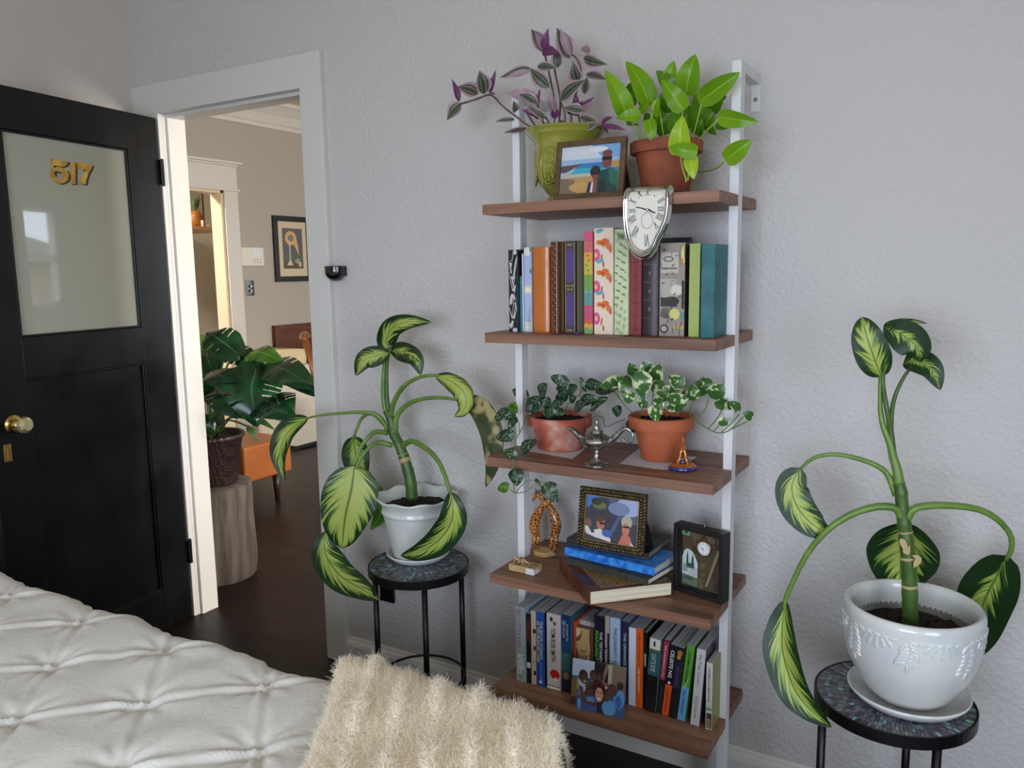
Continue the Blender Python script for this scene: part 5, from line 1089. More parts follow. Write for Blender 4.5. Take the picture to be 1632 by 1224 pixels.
low('bright orange paperback with thin lettering',1015.5,1027,1002,1011.5,1022.5,1128,(216,96,26),Y=-.228,texts=[('ELEANOR OLIPHANT IS',(150,60,20),.5,.74,.42,.3),('GAIL HONEYMAN',(240,220,190),.5,.35,.3,.3)],side=(60,40,34))
low('slim black book squeezed beside the orange paperback',1028,1033,1008,1023,1027,1130,(26,24,26),Y=-.22,print_=[((190,180,160),R2(0,.55,.8,.72))])
low('black and dark teal novel with a pale picture at the top of its spine',1034,1048,1016,1024,1041,1133,(22,24,26),Y=-.235,side=(120,136,136),print_=[((44,92,96),R2(0,.5,1,.84)),((206,206,190),R2(0,.84,1,1)),((40,50,60),(.45,.93,.1,.04)),((120,100,60),R2(0,.84,1,.86))],texts=[("CAT'S EYE",(190,206,200),.5,.68,.24,.42)])
low('maroon topped black paperback leaning to the right',1056,1067,1019,1042,1051,1136,(24,22,24),Y=-.23,side=(90,84,78),print_=[((140,48,64),R2(0,.46,1,.99))],texts=[("THE HANDMAID'S TALE",(226,200,206),.5,.72,.44,.34),('ATWOOD',(70,90,66),.5,.25,.3,.3)])
low('black and orange paperback with a white author name',1067.5,1079,1027,1052,1063,1140,(24,22,26),Y=-.232,print_=[((222,84,34),R2(0,0,1,.44)),((236,220,190),(.5,.47,.2,.02))],texts=[('CELESTE NG',(236,236,240),.5,.74,.38,.5),('Little Fires',(60,30,24),.5,.22,.32,.3)])
low('black and deep violet paperback with a gold flourish on top',1080,1090,1031,1064,1075,1145,(24,24,28),Y=-.235,print_=[((40,34,62),R2(0,.42,1,.8)),((150,110,50),(.5,.92,.4,.04)),((170,130,70),(.4,.86,.3,.03))],texts=[('SIDDHARTHA',(90,84,130),.5,.6,.26,.3)],side=(110,86,60))
low('green and sky blue paperback with black capitals',1097,1109,1028,1079,1091,1147,(86,150,52),Y=-.235,print_=[((96,160,214),R2(0,0,1,.45)),((220,230,220),(.5,.47,.3,.012,.4))],texts=[('NORMAL PEOPLE',(22,40,20),.5,.72,.4,.3),('SALLY ROONEY',(20,34,60),.5,.26,.34,.3)])
low('thick off white paperback with faint grey lettering',1112,1126,1034,1100,1114,1157,(196,194,194),Y=-.24,side=(70,66,90),texts=[('The Time Traveler',(140,138,142),.5,.74,.4,.3),('Anita Diamant',(150,148,152),.5,.25,.3,.3)])
low('pale mint and white slim paperback with olive cover, rightmost in the bottom row',1127,1135,1056,1124,1134,1161,(190,200,184),Y=-.24,side=(140,140,60),d=.11,print_=[((206,206,204),R2(0,.45,1,1)),((110,130,130),R2(.1,.29,.9,.33)),((86,44,44),R2(.15,.02,.95,.25))],texts=[('A WOMAN OF NO IMPORTANCE',(90,84,90),.5,.68,.5,.3),('BOOKS',(214,196,190),.55,.1,.13,.4)])
# standing group photo (acrylic block)
A=onz(909,1127,Z5); B=onz(994,1145,Z5); ux=(B-A); wP=ux.length; rz=math.atan2(ux.y,ux.x)
gp_=thing('photo_print','unframed glossy photo of a smiling group standing in front of the bottom row of books','photo',(A.x,A.y,Z5+.0006),rot=(math.radians(-10),0,rz))
hp=78*scl(A)*1.0
SK=(92,64,56); SK2=(70,48,44); BLU=(96,150,206)
o=MB(); picture(o,(0,0,0),(1,0,0),(0,0,1),(0,-1,0),wP,hp,[((180,192,214),R2(0,.62,.42,1)),((60,96,120),R2(0,.6,.42,.66)),((120,90,56),R2(0,0,.18,.6)),((150,150,80),R2(.1,.4,.16,.62)),((40,34,34),R2(.42,.55,.75,1)),((130,112,96),[(.5,.5),(.58,.5),(.7,1),(.64,1)]),((176,172,150),R2(.68,.3,.75,1)),((128,112,96),R2(.75,.3,1,1)),((64,90,140),R2(.12,0,1,.4)),((40,44,60),R2(.5,0,.72,.3)),
 (BLU,(.72,.14,.13,.16)),(BLU,(.9,.35,.1,.2)),((170,180,210),(.2,.5,.06,.14,.3)),((170,180,210),[(.14,.52),(.24,.56),(.24,.3),(.16,.3)]),(SK,[(.14,.48),(.22,.46),(.26,.24),(.5,.2),(.48,.1),(.2,.18)]),(SK2,(.22,.68,.085,.13)),(SK,(.24,.62,.06,.09)),((220,220,214),(.255,.58,.025,.012)),(SK2,(.41,.74,.07,.1)),(SK,(.42,.7,.05,.07)),(SK2,(.53,.72,.07,.1)),(SK,(.53,.68,.05,.07)),(SK,[(.25,.3),(.35,.6),(.48,.6),(.46,.5),(.38,.5),(.32,.28)]),(SK2,(.38,.42,.07,.12)),(SK,(.38,.38,.05,.08)),((96,136,180),[(.3,.2),(.46,.2),(.44,.3),(.32,.3)]),((70,36,34),(.54,.44,.13,.22,.2)),((196,146,130),(.535,.37,.075,.145)),((120,70,64),(.505,.42,.02,.012)),((120,70,64),(.57,.41,.02,.012)),((230,220,214),(.54,.29,.035,.018,.15)),(SK2,(.76,.5,.1,.13)),(SK,(.75,.45,.07,.1)),(SK,(.68,.35,.05,.09)),(SK2,(.92,.62,.06,.08)),(SK,[(.7,.62),(.9,.55),(.86,.48),(.7,.52)]),((140,90,80),(.66,.6,.06,.04)),((200,200,190),(.66,.54,.02,.03)),(SK2,(.06,.16,.06,.09)),((60,100,170),(.9,.3,.05,.12)),(BLU,(.17,.12,.04,.12))],base=(100,90,84),eps=.00012)
o.build('photo',VCP,gp_)
o=MB(); o.box((0,.0004,0),(wP,.004,hp)); o.build('clear_backing',mat('acrylic_edge',(120,112,108),rough=.2),gp_)
o=MB(); o.box((wP*.6,.0041,.001),(wP*.95,.0045,hp*.5)); s_=o.build('stand',mat('acrylic_edge',(120,112,108)),gp_)
# ---- stack on the fourth shelf
def flatbook(label,A,B,D,z,th,cov,top=None,page=PAGE,spine='front',**k):
    """A,B: ends of the front long edge; D depth behind it"""
    ux=(B-A); ux.z=0; L_=ux.length; t=thing('book',label,'book',(A.x,A.y,z),rz=math.atan2(ux.y,ux.x),group='books stacked on the fourth shelf'); b=.0024
    o=MB(); o.box((0,0,0),(L_,D,b)); o.box((0,0,th-b),(L_,D,th))
    if spine=='front': o.box((0,-.001,0),(L_,.002,th))
    else: o.box((-.001,0,0),(.002,D,th))
    o.build('cover',cov,t,bevel=.001)
    o=MB()
    if spine=='front': o.box((.003,.002,b),(L_-.003,D-.003,th-b))
    else: o.box((.002,.003,b),(L_-.003,D-.003,th-b))
    o.build('pages',page,t); return t,L_
BLC=mat('brown_leather',(110,56,34),(70,34,24),sc=14,lo=.35,hi=.65,rough=.35,coat=.2)
A=onz(940,966,Z4); B=onz(1072,950,Z4); 
t,L_=flatbook('large brown leather album with gilt cover overhanging the fourth shelf, lowest in the stack',A,B,.24,Z4+.0006,.036,BLC,spine='left',page=mat('album_pages',(222,212,188),(196,184,158),sc=1,rough=.9,stretch=(3,3,700)))
o=MB(); o.box((.03,.012,.0361),(L_-.03,.22,.0366)); o.build('gilt_panel',mat('gilt_scroll',(196,164,96),(96,70,42),sc=170,kind='edge',lo=.04,hi=.12,rough=.4,metal=.3),t)
for q in (.04,.12,.2):
    o=MB(); o.box((-.0025,q,-.0002),(.002,q+.008,.0363)); o.build('raised_band',BLC,t,bevel=.001)
zt=Z4+.0006+.036+.0007
A=onz(904,899,zt); B=onz(1033,934,zt)
t,_=flatbook('thin dark green cloth book in the stack, under the blue one',A,B,.135,zt,.017,mat('dark_green_cover',(44,48,40),(60,58,46),sc=60,lo=.4,hi=.6,rough=.6),page=PAGE)
zt+=.0175
A=onz(900,884,zt); B=onz(1043,918,zt); 
t,_=flatbook('bright blue marbled book in the middle of the stack',A,B,.13,zt,.021,mat('blue_marble',(20,96,190),(70,150,226),sc=60,lo=.35,hi=.65,rough=.35,detail=5),page=PAGE)
zt+=.0215
A=onz(903,868,zt); B=onz(1034,893,zt); 
t,L_=flatbook('black leather tooled book on top of the stack, under the braided photo frame',A,B,.15,zt,.019,mat('black_tooled_leather',(44,38,44),(30,26,32),sc=90,lo=.4,hi=.6,rough=.4,bump=.4),page=mat('grey_pages',(120,116,116),rough=.8))
o=MB()
for i in range(26): 
    x=.006+i*(L_-.012)/25; o.tube([(x-.0015,-.0012,.006),(x,-.0014,.012),(x+.0015,-.0012,.006)],.00035,5)
o.box((.003,-.0014,.0035),(L_-.003,-.001,.0042)); o.box((.003,-.0014,.0145),(L_-.003,-.001,.0152)); o.build('spine_tooling',mat('grey_tooling',(120,108,112),rough=.5),t)
ztop=zt+.019+.0006
# ---- picture frames
def pframe(label,P,rz,tilt,w,h,b,dep,mt,shapes,base,matb=None,inner=None,name='framed_photo',stand=True):
    P=(P[0],P[1],P[2]+(dep+.001)*math.sin(math.radians(tilt))); t=thing(name,label,'framed photo',tuple(P),group='framed photos on the shelf',rot=(math.radians(-tilt),0,rz)); o=MB()
    for a in ((0,0,w,b),(0,h-b,w,h),(0,b,b,h-b),(w-b,b,w,h-b)): o.box((a[0],0,a[1]),(a[2],dep,a[3]))
    o.build('frame',mt,t,bevel=.0015)
    o=MB(); picture(o,(b-.001,dep*.45,b-.001),(1,0,0),(0,0,1),(0,-1,0),w-2*b+.002,h-2*b+.002,shapes,base,eps=.0001); o.build('photo',VCP,t)
    o=MB(); o.box((.004,dep*.6,.004),(w-.004,dep+.001,h-.004)); bk=o.build('backing',mat('black_card',(20,20,22),rough=.8),t)
    if stand:
        o=MB(); a=math.radians(-tilt); q=h*.72; 
        vs=[(w*.62,dep+.001,q),(w*.86,dep+.001,q)]; gx=(q*math.cos(a))  # strut reaching down to the surface
        dy=.085; 
        # foot point in local coordinates on the plane world z = base
        def loc(dyw): # world offset (0,dyw,0) -> local
            return (0,dyw*math.cos(a),-dyw*math.sin(a)*-1*-1)
        fy=dy; lz=-fy*math.tan(a)*-1*-1
        lz=fy*math.tan(-a)*-1*-1
        foot=(fy*math.cos(a), fy*math.sin(-a)) 
        o.add([(w*.7,dep+.001,q),(w*.96,dep+.001,q),(w*.96,foot[0]+.002,foot[1]*1.0),(w*.7,foot[0]+.002,foot[1]*1.0)],[(0,1,2,3)]); s_=o.build('stand',MATS['black_card'],t); so=s_.modifiers.new('s','SOLIDIFY'); so.thickness=.002
    return t
FW=mat('bronze_brown_wood',(98,74,46),(74,56,34),sc=20,lo=.35,hi=.65,rough=.45,stretch=(1,1,3))
A=ony(881,321,-.287); B=ony(991,312,-.287); k=scl(A); w_=B.x-A.x; h_=91*k*1.02; b_=.0135
sea=[((196,204,216),R2(0,.62,1,1)),((120,160,206),[(.5,1),(1,1),(1,.7),(.7,.72)]),((206,206,214),(.3,.85,.22,.07)),((214,214,220),(.62,.9,.16,.06)),((150,176,206),R2(0,.62,1,.72)),((50,120,176),[(.2,.4),(1,.42),(1,.63),(.3,.63)]),((60,160,190),[(.1,.38),(.9,.34),(.8,.5),(.3,.54)]),((84,74,90),[(0,.46),(0,.6),(.36,.62),(.2,.52),(.1,.46)]),((176,178,160),[(0,.36),(.9,.34),(.9,.42),(.1,.42)]),((176,140,90),[(0,0),(1,0),(1,.36),(0,.34)]),((120,104,84),[(0,.0),(.3,.0),(.25,.3),(0,.34)]),((190,150,90),(.35,.14,.18,.1)),((176,136,86),R2(.86,.5,1,.64)),((30,66,66),[(.62,.0),(.98,.0),(.98,.4),(.88,.5),(.7,.46),(.62,.36)]),((34,100,84),[(.84,.2),(.98,.1),(.98,.4),(.88,.5),(.82,.46)]),((120,66,60),(.78,.66,.08,.17)),((110,66,66),(.78,.8,.08,.07)),((24,22,28),R2(.7,.66,.86,.73)),((40,30,34),(.6,.44,.085,.12)),((120,70,64),(.61,.34,.05,.1)),((20,20,26),R2(.55,.38,.67,.43)),((130,76,70),[(.56,.0),(.64,.0),(.64,.26),(.58,.26)]),((30,40,60),[(.47,.0),(.55,.0),(.56,.24),(.5,.22)]),((206,206,206),[(.53,0),(.57,0),(.58,.22),(.55,.22)]),((28,44,46),[(.66,0),(.78,0),(.76,.26),(.68,.26)])]
pframe('bronze brown framed photo of two people by a blue bay, standing on the top shelf',(A.x,-.287,Z1+.0008),.02,10,w_,h_,b_,.012,FW,sea,(170,180,190))
A=onz(919,869,ztop); B=onz(1026,888,ztop); ux=B-A; w_=ux.length; k=scl(A); h_=91*k*1.04
couple=[((60,62,74),R2(0,0,1,1)),((84,92,116),[(.4,1),(1,1),(1,.45),(.7,.5),(.5,.7)]),((160,172,206),(.8,.82,.24,.2)),((120,130,166),(.62,.76,.2,.14)),((70,120,190),[(.02,1),(.3,1),(.18,.9),(.06,.72),(.02,.7)]),((110,112,70),(.26,.78,.13,.08)),((56,60,44),(.2,.86,.1,.08)),((120,90,80),(.06,.36,.07,.1)),((206,206,206),[(0,.3),(.06,.3),(.14,.16),(.3,.2),(.5,.1),(.5,.02),(.2,.08),(.03,.14)]),((176,110,84),(.3,.4,.08,.15)),((90,60,50),(.28,.5,.08,.08)),((24,20,24),R2(.28,.38,.38,.42)),((210,206,200),[(.18,.24),(.3,.28),(.42,.18),(.5,.06),(.3,.1),(.2,.16)]),((70,96,170),(.43,.2,.1,.08)),((84,94,140),[(.48,.26),(.56,.26),(.66,.58),(.62,.6)]),((176,168,150),(.78,.5,.1,.14)),((190,120,96),(.77,.34,.07,.14)),((40,34,36),R2(.72,.38,.84,.42)),((190,112,90),[(.64,0),(.9,0),(.86,.2),(.76,.26),(.7,.2)]),((206,190,180),[(.86,.1),(.95,.0),(.9,.0),(.86,.0)])]
GFR=mat('antique_brass',(190,162,104),(104,84,50),sc=90,lo=.35,hi=.65,rough=.3,metal=.8)
pf2=pframe('braided antique brass framed photo of two people in sunglasses, on top of the book stack',(A.x,A.y,ztop),math.atan2(ux.y,ux.x),8,w_,h_,.019,.008,mat('dark_brass',(38,30,20),rough=.5,metal=.5),couple,(90,94,110))
o=MB()
def rope(P0,P1,n,w):
    P0,P1=V3(P0),V3(P1); d=(P1-P0)/n; s_=d.normalized(); c_=Vector((0,0,1)) if abs(s_.x)>.5 else Vector((1,0,0))
    for i in range(n):
        c=P0+d*(i+.5); o.tube([c-s_*abs(d.length)*.45-c_*w,c+Vector((0,-.004,0)),c+s_*abs(d.length)*.45+c_*w],[.0009,.0017,.0009],6)
for wv_,off in ((.0042,.0048),(.0038,.0128)):
    rope((off,-.0015,off),(w_-off,-.0015,off),24,wv_); rope((off,-.0015,h_-off),(w_-off,-.0015,h_-off),24,wv_); rope((off,-.0015,off),(off,-.0015,h_-off),18,wv_); rope((w_-off,-.0015,off),(w_-off,-.0015,h_-off),18,wv_)
o.build('braided_border',GFR,pf2,smooth=True)
o=MB(); q=.0185
for a in ((q,q,w_-q,q+.0018),(q,h_-q-.0018,w_-q,h_-q),(q,q,q+.0018,h_-q),(w_-q-.0018,q,w_-q,h_-q)): o.box((a[0],-.0022,a[1]),(a[2],.001,a[3]))
o.build('inner_rim',mat('polished_brass',(206,166,110),rough=.25,metal=.9),pf2)
# shadow box
A=onz(1072,940,Z4); B=onz(1150,965,Z4); C_=onz(1164,958,Z4); ux=B-A; w_=ux.length; k=scl(A)
rz=math.atan2(ux.y,ux.x); dep=.034; h_=(ony(1069,833,A.y).z-Z4)
BKF=mat('black_wood',(26,23,24),rough=.45)
sb=thing('shadow_box','black shadow box with a small pocket watch and castle cutout on the fourth shelf','shadow box',(A.x,A.y,Z4+.0006),rz=rz)
o=MB(); b=.011
for a in ((0,0,w_,b),(0,h_-b,w_,h_),(0,b,b,h_-b),(w_-b,b,w_,h_-b)): o.box((a[0],0,a[1]),(a[2],dep,a[3]))
o.build('frame',BKF,sb,bevel=.0012)
o=MB()
for a in ((b,b,w_-b,b+.004),(b,h_-b-.004,w_-b,h_-b),(b,b,b+.004,h_-b),(w_-b-.004,b,w_-b,h_-b)): o.box((a[0],.008,a[1]),(a[2],.014,a[3]))
o.build('inner_step',BKF,sb)
r9=random.Random(4); sh_=[((96,80,56),(r9.random(),r9.random(),r9.uniform(.03,.12),r9.uniform(.02,.08),r9.uniform(0,3))) for _ in range(22)]+[((58,46,34),(r9.random(),r9.random(),r9.uniform(.03,.1),r9.uniform(.02,.07),r9.uniform(0,3))) for _ in range(22)]+[((130,120,90),[(.6,.1),(.66,.1),(.95,.75),(.88,.75)]),((110,150,110),R2(.03,.88,.22,.98)),((30,90,50),(.13,.93,.05,.03)),((190,202,200),[(.04,.16),(.04,.5),(.09,.62),(.18,.66),(.3,.62),(.38,.52),(.42,.44),(.42,.14)]),((90,110,90),[(.04,.06),(.42,.04),(.42,.2),(.04,.22)]),((60,84,70),(.2,.16,.14,.03)),((150,160,160),R2(.06,.26,.18,.4)),((170,178,176),R2(.2,.22,.42,.36)),((34,76,64),[(.14,.4),(.2,.4),(.19,.52),(.17,.64),(.15,.52)]),((34,76,64),[(.26,.36),(.34,.36),(.32,.5),(.3,.6),(.27,.48)]),((40,80,70),R2(.15,.34,.34,.42)),((90,110,110),R2(.09,.26,.1,.38)),((90,110,110),R2(.13,.26,.14,.38))]
o=MB(); picture(o,(b,dep-.012,b),(1,0,0),(0,0,1),(0,-1,0),w_-2*b,h_-2*b,sh_,base=(74,62,44),eps=.0001); o.build('collage',VCM,sb)
o=MB(); o.box((b*.5,dep-.011,b*.5),(w_-b*.5,dep-.004,h_-b*.5)); o.build('backing',BKF,sb)
wx,wz=b+(w_-2*b)*.57,b+(h_-2*b)*.73
o=MB(); M_=Matrix.Translation((wx,dep-.016,wz))@Matrix.Rotation(PI/2,4,'X'); 
def lt(mb,prof_,M_,n=36,**k):
    q=MB(); q.lathe(prof_,n=n); mb.add([M_@Vector(p) for p in q.v],q.f,**k)
lt(o,[(0,0),(.0195,0),(.0205,.002),(.019,.004),(.0175,.0035),(0,.003)],M_); o.tube([(wx,dep-.017,wz+.0185),(wx,dep-.017,wz+.024)],.002,8); wt=o.build('pocket_watch',mat('copper_rim',(150,112,90),rough=.3,metal=.8),sb,smooth=True)
o=MB(); lt(o,[(0,.0041),(.0162,.0041),(.0165,.0035)],M_); o.build('watch_face',mat('enamel_white',(226,226,228),rough=.3),wt)
o=MB()
for i in range(12):
    a=i*PI/6; o.box((wx+.013*math.sin(a)-.0005,dep-.0206,wz+.013*math.cos(a)-.0013),(wx+.013*math.sin(a)+.0005,dep-.0202,wz+.013*math.cos(a)+.0013))
o.box((wx-.008,dep-.0207,wz-.0012),(wx,dep-.0203,wz+.0002)); o.box((wx-.0005,dep-.0207,wz-.006),(wx+.0005,dep-.0203,wz)); o.build('watch_hands',INK,wt)
o=MB(); o.tube([(w_*.53+.004*math.cos(i*PI/8),dep*.5,h_+.003+.004*math.sin(i*PI/8)) for i in range(17)],.0008,6); o.build('hanging_ring',MATS['steel'],sb)
# ---- giraffes
A=onz(866,884,Z4); k=scl((A.x,A.y,Z4+.06))
gg=thing('giraffe_figurine','painted wooden pair of giraffes with crossed necks on a pale wood base','figurine',(A.x,A.y,Z4))
PW_=mat('pale_carved_wood',(206,176,116),(176,146,92),sc=20,rough=.6)
o=MB(); o.add([(A.x+.034*math.cos(t)*(1+.15*math.sin(3*t)),A.y+.026*math.sin(t),Z4+z) for z in (0.0006,.015) for t in [i*PI/10 for i in range(20)]],[tuple(range(20))[::-1],tuple(range(20,40))]+[(i,(i+1)%20,20+(i+1)%20,20+i) for i in range(20)]); o.build('base',PW_,gg,world=True,bevel=.002)
GIR=mat('giraffe_spots',(206,150,74),(104,40,20),sc=120,kind='edge',lo=.06,hi=.10,rough=.25,coat=.6)
def gpt(x,y,dy=0): 
    p=ony(x,y,A.y+dy); return p
def giraffe(body,leg_pairs,head,dy):
    o=MB(); pts=[gpt(x,y,dy) for x,y,_ in body]; o.tube(catmull(pts,26),[np.interp(i/26*(len(body)-1),range(len(body)),[b[2]*k*1.0 for b in body]) for i in range(27)],14)
    for (x0_,y0_,x1_,y1_,dd_) in leg_pairs: o.tube([gpt(x0_,y0_,dy+dd_),gpt((x0_+x1_)/2,(y0_+y1_)/2,dy+dd_),Vector((gpt(x1_,y1_,dy+dd_).x,A.y+dy+dd_,Z4+.015))],[4.6*k,3.4*k,3*k],8)
    hx0,hy0,hx1,hy1=head; a=gpt(hx0,hy0,dy); b=gpt(hx1,hy1,dy); o.tube(catmull([a,a.lerp(b,.5),b],8),[4.2*k,4.6*k,4.5*k,4*k,3.4*k,3*k,2.6*k,2.4*k,1.2*k],10)
    s_=o.build('giraffe',GIR,gg,world=True,smooth=True)
    o=MB(); 
    for e in (-1,1): o.tube([a+Vector((e*.003,0,.004)),a+Vector((e*.0075,0,.013))],[.0022,.0008],6)
    o.ball(b,(2.2*k,2*k,2*k),8,6); q=o.build('ears_and_nose',mat('dark_brown_paint',(50,28,20),rough=.4),s_,world=False); q.data.transform(Matrix.Translation(-Vector(gg.location)))
giraffe([(854,852,7),(852,838,9),(855,823,8),(862,811,5.8),(871,801,4.6),(880,795,4)],[(852,852,849,876,-.006),(858,850,856,876,.006)],(880,795,888,798),-.008)
giraffe([(884,854,7),(886,838,9),(884,823,7.8),(878,811,5.6),(869,799,4.6),(857,787,4.2)],[(881,852,877,874,.004),(887,852,884,878,-.006)],(857,786,850,796),.004)
# ---- gift box
A=onz(811,909,Z4); B=onz(851,918,Z4); ux=B-A; w_=ux.length; rz=math.atan2(ux.y,ux.x)
gb=thing('gift_box','small kraft gift box with a ragged straw bow at the left of the fourth shelf','gift box',(A.x,A.y,Z4+.0006),rz=rz); d_=.042; h_=.018
KR=mat('kraft_box',(190,160,112),(176,146,100),sc=30,rough=.8)
o=MB(); o.box((0,0,0),(w_,d_,h_)); o.build('box',KR,gb,bevel=.001)
o=MB(); picture(o,(w_*.68,-.0004,.0002),(1,0,0),(0,0,1),(0,-1,0),w_*.32,h_-.002,[],base=(206,208,214)); o.add([(w_+.0005,0,.001),(w_+.0005,d_*.6,.001),(w_+.0005,d_*.6,h_*.6),(w_+.0005,0,h_*.8)],[(0,1,2,3)],col=s2l((206,208,214))); o.build('white_label',VCM,gb)
RB=mat('straw_ribbon',(150,134,92),(112,98,64),sc=120,rough=.8)
o=MB(); o.box((w_*.2,-.0008,h_),(w_*.42,d_+.0008,h_+.0012)); o.box((-.0008,d_*.35,h_+.0003),(w_+.0008,d_*.62,h_+.0015)); o.box((w_*.78,-.0006,h_),(w_*.86,d_+.0006,h_+.001)); o.build('ribbon',RB,gb)
o=MB(); r9=random.Random(2)
for i in range(16):
    a=r9.uniform(0,2*PI); l=r9.uniform(.012,.03); c=Vector((w_*.35,d_*.5,h_+.002)); o.tube(catmull([c,c+Vector((math.cos(a)*l*.6,math.sin(a)*l*.5,r9.uniform(.006,.013))),c+Vector((math.cos(a)*l,math.sin(a)*l*.7,r9.uniform(.001,.006)))],6),[.0022,.003,.0028,.0026,.002,.0018,.001],5)
o.build('bow',mat('straw',(196,164,122),rough=.9),gb,smooth=True)
# ---- oil lamp
A=onz(951,741,Z3); k=scl((A.x,A.y,Z3+.04)); SV=mat('pewter',(186,184,180),(120,116,110),sc=120,lo=.38,hi=.6,rough=.3,metal=.9,bump=.5,bdist=.002)
hz=lambda y:(741-y)*k*1.0
ol=thing('oil_lamp','small engraved silver genie style oil lamp between the terracotta pots','oil lamp',(A.x,A.y,Z3))
c=(A.x,A.y,Z3)
o=MB(); o.lathe([(0,.0006),(21.5*k,.0006),(22*k,.002),(17*k,.005),(9*k,.010),(5*k,.02),(3.2*k,.032),(4*k,.035),(2.8*k,.037)],c=c,n=40); o.build('foot',SV,ol,world=True,smooth=True)
o=MB(); o.lathe([(2.8*k,.036),(12*k,.042),(21*k,.053),(24*k,.062),(22*k,.068),(14*k,.077),(10*k,.08),(9*k,.083)],c=c,n=40); o.build('bowl',SV,ol,world=True,smooth=True)
o=MB(); pp=[(930,700),(922,694),(914,686),(905,682)]; o.tube(catmull([ony(x,y,A.y) for x,y in [(940,712)]+pp],16),[9*k-6.2*k*(i/16)**.7 for i in range(17)],14); o.build('spout',SV,ol,world=True,smooth=True)
o=MB(); o.tube(catmull([ony(x,y,A.y) for x,y in [(966,708),(980,697),(990,687),(998,683),(1006,688),(1009,697),(1003,706),(995,703),(993,698)]],30),[6*k-3.6*k*min(1,i/14) if i<14 else 1.9*k for i in range(31)],10); o.build('handle',SV,ol,world=True,smooth=True)
o=MB(); o.lathe([(10*k,.0815),(10*k,.085),(5.5*k,.091),(5*k,.094),(6*k,.097),(3*k,.1),(2.2*k,.104),(3*k,.107),(1.2*k,.111),(0,.118)],c=c,n=28); o.build('lid',SV,ol,world=True,smooth=True)
# ---- tower ornament
A=onz(1088,748,Z3); k=scl((A.x,A.y,Z3+.03)); c=(A.x,A.y,Z3)
tw=thing('tower_ornament','small golden glass lattice tower ornament on a round cobalt blue base','ornament',c)
AM=NT('amber_glass'); AM.set(Base_Color=s2l((190,120,60)),Roughness=.1,Metallic=.5); AM=AM.m; CB=NT('cobalt_glass'); CB.set(Base_Color=s2l((52,56,130)),Roughness=.08,Metallic=.3); CB.b.inputs['Coat Weight'].default_value=1; CB=CB.m
o=MB(); o.lathe([(0,.0006),(20*k,.0006),(23*k,.003),(22*k,.008),(20*k,.011)],c=c,n=36); o.build('base',CB,tw,world=True,smooth=True)
o=MB(); o.lathe([(20.5*k,.0105),(18*k,.014),(12*k,.016),(0,.016)],c=c,n=36); o.build('base_top',AM,tw,world=True,smooth=True)
o=MB()
for i in range(4):
    a=PI/4+i*PI/2+.3; d=Vector((math.cos(a),math.sin(a),0)); o.tube([V3(c)+d*12*k+Vector((0,0,.015)),V3(c)+d*7*k+Vector((0,0,.028)),V3(c)+d*4*k+Vector((0,0,.045)),V3(c)+d*2*k+Vector((0,0,.062))],[3*k,2.4*k,2*k,1.4*k],8)
o.lathe([(8.5*k,.026),(8.5*k,.029)],c=c,n=4); o.lathe([(4.6*k,.044),(4.8*k,.047),(0,.047)],c=c,n=8); o.tube([V3(c)+Vector((0,0,.045)),V3(c)+Vector((0,0,.072)),V3(c)+Vector((0,0,.082))],[2.6*k,1.5*k,.5*k],8)
o.build('tower',AM,tw,world=True,smooth=True)
o=MB(); o.lathe([(0,.014),(6*k,.015),(6*k,.021),(3*k,.026),(0,.028)],c=c,n=16); o.build('blue_core',CB,tw,world=True,smooth=True)
# ---- drooping clock
CY=-.3218
cx0=ony(1028,330,-.345).x; k=scl(ony(1028,350,-.345))
cl=thing('drooping_clock','silver rimmed drooping clock with roman numerals hanging over the edge of the top shelf','clock',(cx0,CY,Z1))
# outline in the clock's own flat plane: u right, v up from the shelf edge (metres)
OUT=[(-37,10),(-31,17),(-15,22),(0,23),(18,22),(32,18),(40,10),(41,-4),(41,-22),(38,-42),(31,-60),(22,-76),(16,-90),(7,-101),(-6,-105),(-19,-99),(-28,-88),(-35,-70),(-39,-45),(-40,-20),(-39,0)]
n=120; OC=catmull([Vector((a,b,0)) for a,b in OUT]+[Vector((OUT[0][0],OUT[0][1],0))],n)[:n]
FC=Vector((0,-34,0)); RB_=.014
def fold_(u,v,h):
    u*=k; v*=k; h=h
    # v>0 lies on the shelf, v<0 hangs down in front
    if v>=RB_*.785: return (cx0+u,CY-.012-0+RB_+ (v-RB_*.785) - .0,Z1+.004+h) if True else None
    if v>-RB_*.785:
        a=(RB_*.785-v)/(RB_*1.57)*PI/2; return (cx0+u,CY-.012+RB_-(RB_+h)*math.sin(a),Z1+.004-RB_+(RB_+h)*math.cos(a))
    return (cx0+u,CY-.012-h,Z1+.004-RB_-(-RB_*.785-v))
def ringmesh(rs,name,mt,par):
    o=MB(); vs=[]
    for r,h in rs:
        for p in OC: q=FC.lerp(p,r); vs.append(fold_(q.x,q.y,h))
    fs=[(i*n+j,i*n+(j+1)%n,(i+1)*n+(j+1)%n,(i+1)*n+j) for i in range(len(rs)-1) for j in range(n)]
    o.add(vs,fs); return o.build(name,mt,par,world=True,smooth=True)
CH=mat('polished_silver',(206,206,206),rough=.12,metal=1.0)
ringmesh([(.78,.0),(.78,.007),(.8,.010),(.83,.0085),(.86,.012),(.9,.0145),(.94,.013),(.97,.009),(1,.004),(1.01,0),(1.0,-.006),(.95,-.009)],'silver_rim',CH,cl)
fcm=mat('clock_face_cream',(228,224,212),rough=.3)
fo=ringmesh([(.0,.0045)]+[(.08*i,.0045) for i in range(1,10)]+[(.79,.0045)],'clock_face',fcm,cl)
INKC=mat('clock_ink',(34,32,34),rough=.4)
